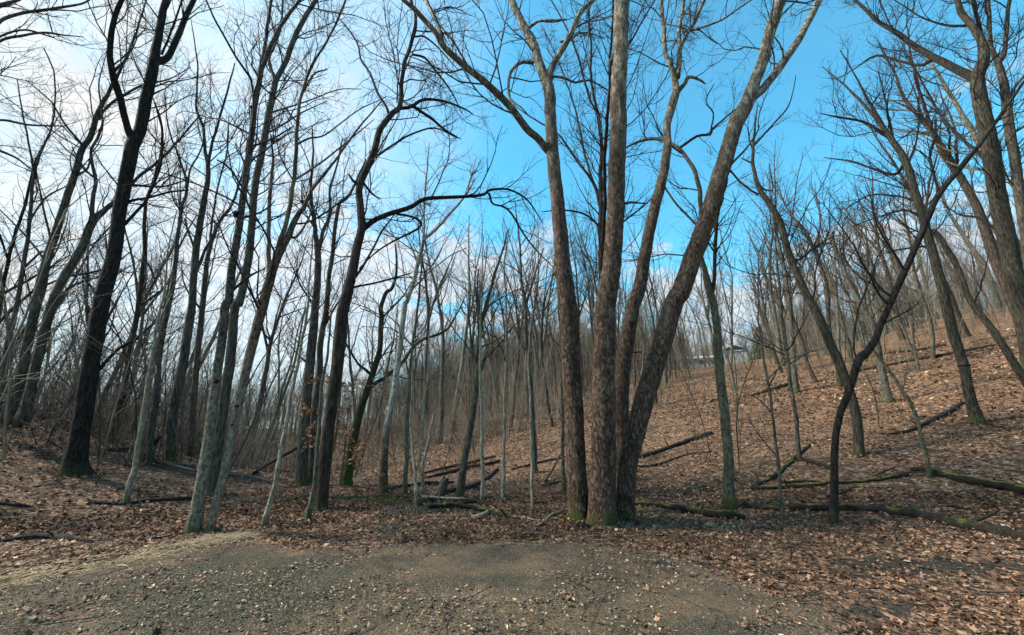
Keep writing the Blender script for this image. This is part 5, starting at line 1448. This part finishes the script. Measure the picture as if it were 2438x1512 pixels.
# every tree of the wood is told apart by its order between two landmark trees and by its build
LAND = [(185, 'black-barked tree'), (480, 'pale-footed stems'), (762, 'dark bent tree'), (911, 'white-barked sycamore'), (1148, 'whitish pole'), (1430, 'four-trunked sycamore'),
        (1737, 'greenish trunk'), (1985, 'black forked tree'), (2328, 'ringed tree')]
ORD = ('first second third fourth fifth sixth seventh eighth ninth tenth eleventh twelfth thirteenth fourteenth fifteenth sixteenth seventeenth eighteenth nineteenth twentieth').split()
ORD += [t + '-' + o for t in ('twenty', 'thirty', 'forty') for o in ORD[:9]]
ZONE = {'trees along the hill crest': 'crest tree', 'trees on the open hillside': 'open-slope tree', 'trees where the hill closes the valley': 'hill-foot tree',
        'trees beyond the left bank': 'tree beyond the bank', 'trees on the left bank': 'brushy-bank tree', 'thin saplings on the hillside': 'hillside sapling', 'thin saplings in the valley thicket': 'thicket sapling'}
LOOK = {'tall': ('tall straight grey', 'tall forked brown', 'forked grey', 'low-forked greenish', 'straight grey'), 'slim': ('slim grey', 'slim forked brown', 'small slim grey', 'slim forked greenish'), 'thin': ('thin grey', 'forked thin grey', 'short greenish')}
slots = {}
for r, kind, i, grp in WOOD:
    px = pix(*r.location)
    k = sum(px > a for a, _ in LAND)
    slots.setdefault((grp, k), []).append((px, r, kind, i))
for (grp, k), lst in slots.items():
    lst.sort(key=lambda e: e[0], reverse=(k == 0))
    for j, (px, r, kind, i) in enumerate(lst):
        if k == 0:
            where = 'left of the ' + LAND[0][1]
        elif k == len(LAND):
            where = 'right of the ' + LAND[-1][1]
        else:
            where = 'from ' + LAND[k - 1][1] + ' toward ' + LAND[k][1]
        r['label'] = '%s %s %s, %s' % (ORD[j], ZONE[grp], where, LOOK[kind][i])

# ---- masses nobody could count: instances spread over the ground by geometry nodes
def scatter_group(coll):
    ng = bpy.data.node_groups.new('scatter', 'GeometryNodeTree')
    ng.interface.new_socket('Geometry', in_out='INPUT', socket_type='NodeSocketGeometry')
    ng.interface.new_socket('Geometry', in_out='OUTPUT', socket_type='NodeSocketGeometry')
    nb = NB(ng)
    gi = nb.n('NodeGroupInput'); go = nb.n('NodeGroupOutput')
    ci = nb.n('GeometryNodeCollectionInfo')
    ci.inputs['Collection'].default_value = coll
    ci.inputs['Separate Children'].default_value = True
    ci.inputs['Reset Children'].default_value = True
    iop = nb.n('GeometryNodeInstanceOnPoints')
    rot = nb.n('GeometryNodeInputNamedAttribute', {'data_type': 'FLOAT_VECTOR'}, i0='rot')
    scl = nb.n('GeometryNodeInputNamedAttribute', {'data_type': 'FLOAT_VECTOR'}, i0='scl')
    idx = nb.n('GeometryNodeInputNamedAttribute', {'data_type': 'INT'}, i0='kind')
    L = ng.links
    L.new(gi.outputs[0], iop.inputs['Points']); L.new(ci.outputs[0], iop.inputs['Instance'])
    iop.inputs['Pick Instance'].default_value = True
    L.new(idx.outputs[0], iop.inputs['Instance Index']); L.new(rot.outputs[0], iop.inputs['Rotation']); L.new(scl.outputs[0], iop.inputs['Scale'])
    L.new(iop.outputs[0], go.inputs[0])
    return ng


def mass(name, label, cat, meshes, pts, smin, smax, seed, lean=0.06, sink=0.05):
    rng = np.random.default_rng(seed)
    coll = bpy.data.collections.new(name + '_pieces')         # never linked to the scene
    for m in meshes:
        coll.objects.link(bpy.data.objects.new(name + '_piece', m))
    n = len(pts)
    v = np.stack([pts[:, 0], pts[:, 1], H(pts[:, 0], pts[:, 1]) - sink], 1)
    me = bpy.data.meshes.new(name)
    me.vertices.add(n)
    me.vertices.foreach_set('co', v.astype(np.float32).ravel())
    rot = np.stack([rng.normal(0, lean, n), rng.normal(0, lean, n), rng.uniform(0, 6.283, n)], 1)
    s = rng.uniform(smin, smax, n)
    scl = np.stack([s, s, s * rng.uniform(0.85, 1.15, n)], 1)
    for nm, arr in (('rot', rot), ('scl', scl)):
        at = me.attributes.new(nm, 'FLOAT_VECTOR', 'POINT'); at.data.foreach_set('vector', arr.astype(np.float32).ravel())
    at = me.attributes.new('kind', 'INT', 'POINT'); at.data.foreach_set('value', rng.integers(0, len(meshes), n).astype(np.int32))
    o = link(name, me)
    md = o.modifiers.new('scatter', 'NODES')
    md.node_group = scatter_group(coll)
    tag(o, label, cat, kind='stuff')
    return o


def far_tree(seed, mat):
    """a whole tree for the far woods, twigs as thick as they read from afar"""
    rng = np.random.default_rng(seed)
    h = rng.uniform(11, 16)
    A, AR = grow(np.array([[0, 0, -0.5]]), np.array([[0, 0, 1.0]]), np.array([h]), np.array([rng.uniform(0.09, 0.17)]), 12, rng, 0, 0.05, 0.03, 0.05, 0.12)
    parts = [tubes(A, AR, 5)]
    p, t, r, l, u = spawn(A, AR, 2.0, rng, 0.28)
    B, BR = grow(p, t, rng.uniform(1.6, 4.0, len(p)) * (1.25 - 0.7 * u), np.clip(r * 0.5, 0.018, 0.05), 7, rng, 0.35, 0.9, 0.09, 0.13, 0.25)
    parts.append(tubes(B, BR, 3))
    p, t, r, l, u = spawn(B, BR, 2.6, rng, 0.15)
    C, CR = grow(p, t, rng.uniform(0.6, 1.6, len(p)), np.full(len(p), 0.011), 4, rng, 0.4, 1.0, 0.1, 0.2, 0.5)
    parts.append(tubes(C, CR, 3))
    p, t, r, l, u = spawn(C, CR, 2.2, rng, 0.2)
    D, DR = grow(p, t, rng.uniform(0.4, 0.9, len(p)), np.full(len(p), 0.008), 3, rng, 0.4, 1.0, 0.1, 0.2, 0.5)
    parts.append(tubes(D, DR, 3))
    v, fs = merge(parts)
    m = make_mesh('far_tree', v, fs)
    m.materials.append(M[mat])
    return m


def clump(seed, mat, n, h0, h1, r0, spread, arch, tw=3.0):
    """a few square metres of thin stems"""
    rng = np.random.default_rng(seed)
    base = np.stack([rng.normal(0, spread, n), rng.normal(0, spread, n), np.full(n, -0.15)], 1)
    A, AR = grow(base, np.tile([0, 0, 1.0], (n, 1)), rng.uniform(h0, h1, n), rng.uniform(0.5, 1.2, n) * r0, 9, rng, 0.03, arch, 0.02 if arch < 0.4 else -0.04, 0.10 if arch < 0.4 else 0.16, 0.25)
    parts = [tubes(A, AR, 4)]
    p, t, r, l, u = spawn(A, AR, tw, rng, 0.2)
    B, BR = grow(p, t, rng.uniform(0.3, 1.0, len(p)) * np.clip(l / 2.5, 0.5, 1.4), np.clip(r * 0.6, 0.0045, 0.010), 5, rng, 0.4, 1.1, 0.05, 0.22, 0.4)
    parts.append(tubes(B, BR, 3))
    p, t, r, l, u = spawn(B, BR, 3.2, rng, 0.2)
    C, CR = grow(p, t, rng.uniform(0.15, 0.45, len(p)), np.full(len(p), 0.0035), 3, rng, 0.4, 1.1, 0.05, 0.2, 0.5)
    parts.append(tubes(C, CR, 3))
    v, fs = merge(parts)
    m = make_mesh('clump', v, fs)
    m.materials.append(M[mat])
    return m


def scatter_pts(n, a0, a1, r0, r1, cond):
    out = []
    while len(out) < n:
        a = np.radians(rng.uniform(a0, a1, n)); r = np.sqrt(rng.uniform(r0 ** 2, r1 ** 2, n))
        x, y = r * np.sin(a), r * np.cos(a)
        k = cond(x, y, 0.8 * x + 0.6 * y)
        out += list(zip(x[k], y[k]))
    return np.array(out[:n])


FARM = [far_tree(300 + i, ('brush', 'twig_grey', 'brush', 'twig_brown')[i % 4]) for i in range(8)]
SHRUB = [clump(400 + i, ('brush', 'twig_brown', 'brush')[i % 3], 16, 0.9, 2.6, 0.010, 0.7, 0.8) for i in range(6)]
POLES = [clump(420 + i, ('brush', 'twig_grey', 'twig_brown')[i % 3], 5, 3.5, 7.5, 0.024, 1.1, 0.14, 3.4) for i in range(6)]
DARKS = [clump(440 + i, ('twig_brown', 'brush', 'twig_grey')[i % 3], 18, 0.8, 2.8, 0.012, 0.8, 1.1) for i in range(5)]
ridge_pts = np.concatenate([scatter_pts(800, -50, 20, 72, 180, lambda x, y, s: (s > 60) | (x < 8)), scatter_pts(700, 14, 68, 72, 150, lambda x, y, s: (s > 68) & (np.abs(np.degrees(np.arctan2(x, y)) - 29) > 4.5)),
                            scatter_pts(90, 23, 34, 112, 150, lambda x, y, s: s > 74), scatter_pts(200, -14, 14, 50, 100, lambda x, y, s: s > 20), scatter_pts(520, -17, 13, 95, 165, lambda x, y, s: s > 40)])
mass('distant_woods', 'grey-brown bare woods massed on the far ridge and valley end', 'woods', FARM, ridge_pts, 0.75, 1.15, 31)
mass('valley_brush', 'grey-brown leafless thicket filling the valley floor and the foot of the far hill', 'brush', SHRUB, scatter_pts(330, -40, 12, 15.5, 62, lambda x, y, s: (s > -40) & (s < 30) & ((x < -1) | (y > 24))), 0.7, 1.2, 32, 0.1)
mass('valley_poles', 'thin upright leafless young stems crowding the valley wood', 'brush', POLES, scatter_pts(270, -48, 12, 18, 75, lambda x, y, s: s < 40), 0.7, 1.15, 33, 0.05)
mass('crest_poles', 'thin leafless young stems crowding under the trees of the hill crest', 'brush', POLES, scatter_pts(260, 6, 66, 38, 95, lambda x, y, s: (s > 36) & (s < 80) & (np.abs(np.degrees(np.arctan2(x, y)) - 31.3) > 2.8)), 0.8, 1.3, 36, 0.05)
mass('bank_brush', 'dark tangled leafless brush covering the left bank', 'brush', DARKS + POLES[:3], scatter_pts(250, -60, -33, 13.4, 34, lambda x, y, s: (-0.95 * x + 0.3 * y) > 13.2), 0.6, 1.15, 34, 0.12)
mass('hillside_brush', 'sparse leafless twigs poking from the brown hillside', 'brush', SHRUB[:3] + POLES[2:4], scatter_pts(46, 8, 60, 14, 62, lambda x, y, s: (s > 13) & (s < 60)), 0.35, 0.8, 35, 0.1)

# ------------------------------------------------------------------ ground cover
rng = np.random.default_rng(99)


def spread(n, a0, a1, r0, r1, pw):
    """points whose density falls with distance as (r0/r)**pw"""
    u = rng.uniform(0, 1, n); e = 2 - pw
    r = (r0 ** e + u * (r1 ** e - r0 ** e)) ** (1 / e)
    a = np.radians(rng.uniform(a0, a1, n))
    return r * np.sin(a), r * np.cos(a)


def vnoise(x, y, k):
    return np.clip(fbm(x, y, k * 0.45, 3) * 1.1, -1, 1)


def leaves(name, label, n, r0, r1, pw, s0, s1, simple):
    x, y = spread(n, -68, 68, r0, r1, pw)
    g = gravel_mask(x, y); so = soil_mask(x, y)
    p = (1 - np.clip(g * 1.15 + 0.45 * vnoise(x, y, 3.0) * (g > 0.03), 0, 0.972)) * (1 - 0.75 * so) * np.clip(0.66 + 0.42 * vnoise(x, y, 1.3) + 0.15 * vnoise(x, y, 4.0), 0.08, 1)
    k = rng.uniform(size=n) < p
    x, y = x[k], y[k]
    z = H(x, y) + rng.uniform(0.004, 0.035, len(x)) * (1 - 0.7 * gravel_mask(x, y))
    sz = rng.uniform(s0, s1, len(x)) * np.clip(np.hypot(x, y) / 14, 1, 1.9)
    tint = np.clip(rng.beta(2.0, 2.0, len(x)) + 0.16 * vnoise(x, y, 0.8) + 0.08 * vnoise(x, y, 2.7) + 0.16 * sunlit_slope_mask(x, y), 0, 1)
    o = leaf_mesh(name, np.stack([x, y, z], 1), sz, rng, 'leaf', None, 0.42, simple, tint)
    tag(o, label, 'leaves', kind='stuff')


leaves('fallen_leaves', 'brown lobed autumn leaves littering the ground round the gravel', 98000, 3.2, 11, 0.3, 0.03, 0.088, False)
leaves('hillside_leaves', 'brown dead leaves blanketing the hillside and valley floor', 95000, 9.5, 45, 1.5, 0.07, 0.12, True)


# leaves drifted against the feet of the trees
pp_ = []
for root, tobs, C, P, R, own in STRANDS.values():
    for p, r, c in zip(P, R, C):
        if abs(p[0, 2] - float(H(p[0, 0], p[0, 1]))) < 0.3 and np.hypot(p[0, 0], p[0, 1]) < 22:
            n = int(np.clip(r[0] * 420, 14, 120))
            a = rng.uniform(0, 6.283, n); q = r[0] * 1.15 + np.abs(rng.normal(0, 0.16, n))
            x, y = p[0, 0] + np.cos(a) * q, p[0, 1] + np.sin(a) * q
            pp_.append(np.stack([x, y, H(x, y) + 0.02 + 0.07 * np.exp(-(q - r[0]) / 0.12) * rng.uniform(0.2, 1, n)], 1))
pp_ = np.concatenate(pp_)
o = leaf_mesh('drifted_leaves', pp_, rng.uniform(0.045, 0.10, len(pp_)), rng, 'leaf', None, 0.6, False)
tag(o, 'brown leaves drifted against the feet of the trees', 'leaves', kind='stuff')


def pebbles(name, label, n, s0, s1, cond_pow, r1=8.5, tk=1.0):
    x, y = spread(n, -72, 72, 2.0, r1, 0.2)
    g = gravel_mask(x, y)
    p = g ** cond_pow * np.clip(0.5 + 0.45 * vnoise(x, y, 2.2), 0.22, 1)
    k = rng.uniform(size=n) < p
    x, y = x[k], y[k]; m = len(x)
    tpl = np.array([[1, 0, 0], [0.31, 0.95, 0], [-0.81, 0.59, 0], [-0.81, -0.59, 0], [0.31, -0.95, 0], [0.2, 0.1, 0.75], [-0.25, 0.15, 0.7], [0, 0, -0.8]], float)
    tri = np.array([[0, 1, 5], [1, 2, 6], [1, 6, 5], [2, 3, 6], [3, 4, 5], [3, 5, 6], [4, 0, 5], [1, 0, 7], [2, 1, 7], [3, 2, 7], [4, 3, 7], [0, 4, 7]])
    V = np.repeat(tpl[None], m, 0) * rng.uniform(0.7, 1.3, (m, 8, 1))
    V *= (rng.uniform(0, 1, (m, 1)) ** 2.2 * (s1 - s0) + s0)[:, :, None] * rng.uniform(0.6, 1.1, (m, 1, 3)) * np.array([1, 1, 0.7])
    c = rng.uniform(0, 6.283, (m, 1))
    X = V[:, :, 0] * np.cos(c) - V[:, :, 1] * np.sin(c); Y = V[:, :, 0] * np.sin(c) + V[:, :, 1] * np.cos(c)
    V = np.stack([X, Y, V[:, :, 2]], -1) + np.stack([x, y, H(x, y) + 0.003], 1)[:, None, :]
    me = make_mesh(name, V.reshape(-1, 3), [(np.arange(m)[:, None, None] * 8 + tri[None]).reshape(-1, 3)], smooth=False)
    t = np.clip(rng.beta(1.5, 1.9, m) * tk, 0, 1)
    at = me.attributes.new('tint', 'FLOAT', 'POINT')
    at.data.foreach_set('value', np.repeat(t, 8).astype(np.float32))
    o = link(name, me, mat=M['pebble'])
    tag(o, label, 'gravel', kind='stuff')


pebbles('gravel', 'pale and grey gravel stones pressed into the bare earth', 100000, 0.005, 0.021, 0.8, tk=1.0)
x, y = spread(26000, -70, 70, 2.5, 8, 0.2)
k = rng.uniform(size=len(x)) < gravel_mask(x, y) * (0.5 + 0.5 * vnoise(x, y, 1.9))
x, y = x[k], y[k]
o = leaf_mesh('leaf_scraps', np.stack([x, y, H(x, y) + 0.012], 1), rng.uniform(0.012, 0.05, len(x)), rng, 'leaf', None, 0.35, True, np.clip(rng.beta(2, 1.4, len(x)) + 0.1, 0, 1))
tag(o, 'broken leaf scraps and wood chips scattered over the gravel', 'leaves', kind='stuff')

# strip of scattered straw
n = 14000
t = rng.uniform(0, 1, n)
la = np.array([(-7.0, 3.6), (-5.6, 4.55), (-4.95, 5.35), (-4.55, 6.0), (-4.1, 6.45)])
sx = np.interp(t, np.linspace(0, 1, 5), la[:, 0]) + rng.normal(0, 0.17, n) * (1.4 - 0.6 * t)
sy = np.interp(t, np.linspace(0, 1, 5), la[:, 1]) + rng.normal(0, 0.12, n) * (1.3 - 0.5 * t)
k = rng.uniform(size=n) < 0.55 + 0.55 * vnoise(sx, sy, 2.4)
sx, sy = sx[k], sy[k]; n = len(sx)
p0 = np.stack([sx, sy, H(sx, sy) + rng.uniform(0.008, 0.05, n)], 1)
a = rng.normal(0.75, 0.9, n)
d0 = np.stack([np.cos(a), np.sin(a), rng.normal(0, 0.12, n)], 1)
S1, SR = grow(p0, norm(d0), rng.uniform(0.06, 0.22, n), rng.uniform(0.002, 0.0038, n), 2, rng, 0, 0.1, -0.06, 0.12, 0.8)
v, fs = tubes(S1, SR, 3)
me = make_mesh('straw', v, fs)
at = me.attributes.new('tint', 'FLOAT', 'POINT')
at.data.foreach_set('value', np.repeat(rng.beta(2, 2, n), 6).astype(np.float32))
tag(link('straw', me, mat=M['straw']), 'pale yellow straw strewn in a strip along the left gravel edge', 'straw', kind='stuff')

# litter of small sticks
n = 2600
x, y = spread(n, -66, 66, 3.4, 26, 0.9)
k = gravel_mask(x, y) < rng.uniform(0.1, 1.1, n)
x, y = x[k], y[k]; n = len(x)
a = rng.uniform(0, 6.283, n)
p0 = np.stack([x, y, H(x, y) + 0.022], 1)
S1, SR = grow(p0, np.stack([np.cos(a), np.sin(a), 0.02 * np.ones(n)], 1), rng.uniform(0.12, 0.7, n), rng.uniform(0.003, 0.009, n), 5, rng, 0, 0.1, 0.0, 0.12, 0.5)
S1[:, :, 2] = H(S1[:, :, 0], S1[:, :, 1]) + rng.uniform(0.012, 0.05, (n, 1))
v, fs = tubes(S1, SR, 4)
tag(link('twig_litter', make_mesh('twig_litter', v, fs), mat=M['twig_brown']), 'thin dead twigs scattered over the leaf litter', 'twigs', kind='stuff')

# tuft patches of low moss and grass by the long low log
n = 2600
g0 = hit(905, 1193)
x = g0[0] + rng.normal(0, 0.75, n); y = g0[1] + rng.normal(0, 0.22, n)
p0 = np.stack([x, y, H(x, y)], 1)
S1, SR = grow(p0, np.tile([0, 0, 1.0], (n, 1)), rng.uniform(0.04, 0.10, n), np.full(n, 0.003), 3, rng, 0.2, 0.9, -0.1, 0.1, 0.4)
v, fs = tubes(S1, SR, 3)
me = make_mesh('grass', v, fs)
at = me.attributes.new('tint', 'FLOAT', 'POINT')
at.data.foreach_set('value', np.repeat(rng.beta(2, 2, n), 9).astype(np.float32))
tag(link('grass', me, mat=M['moss']), 'small patch of low green grass before the long low log', 'grass', kind='stuff')
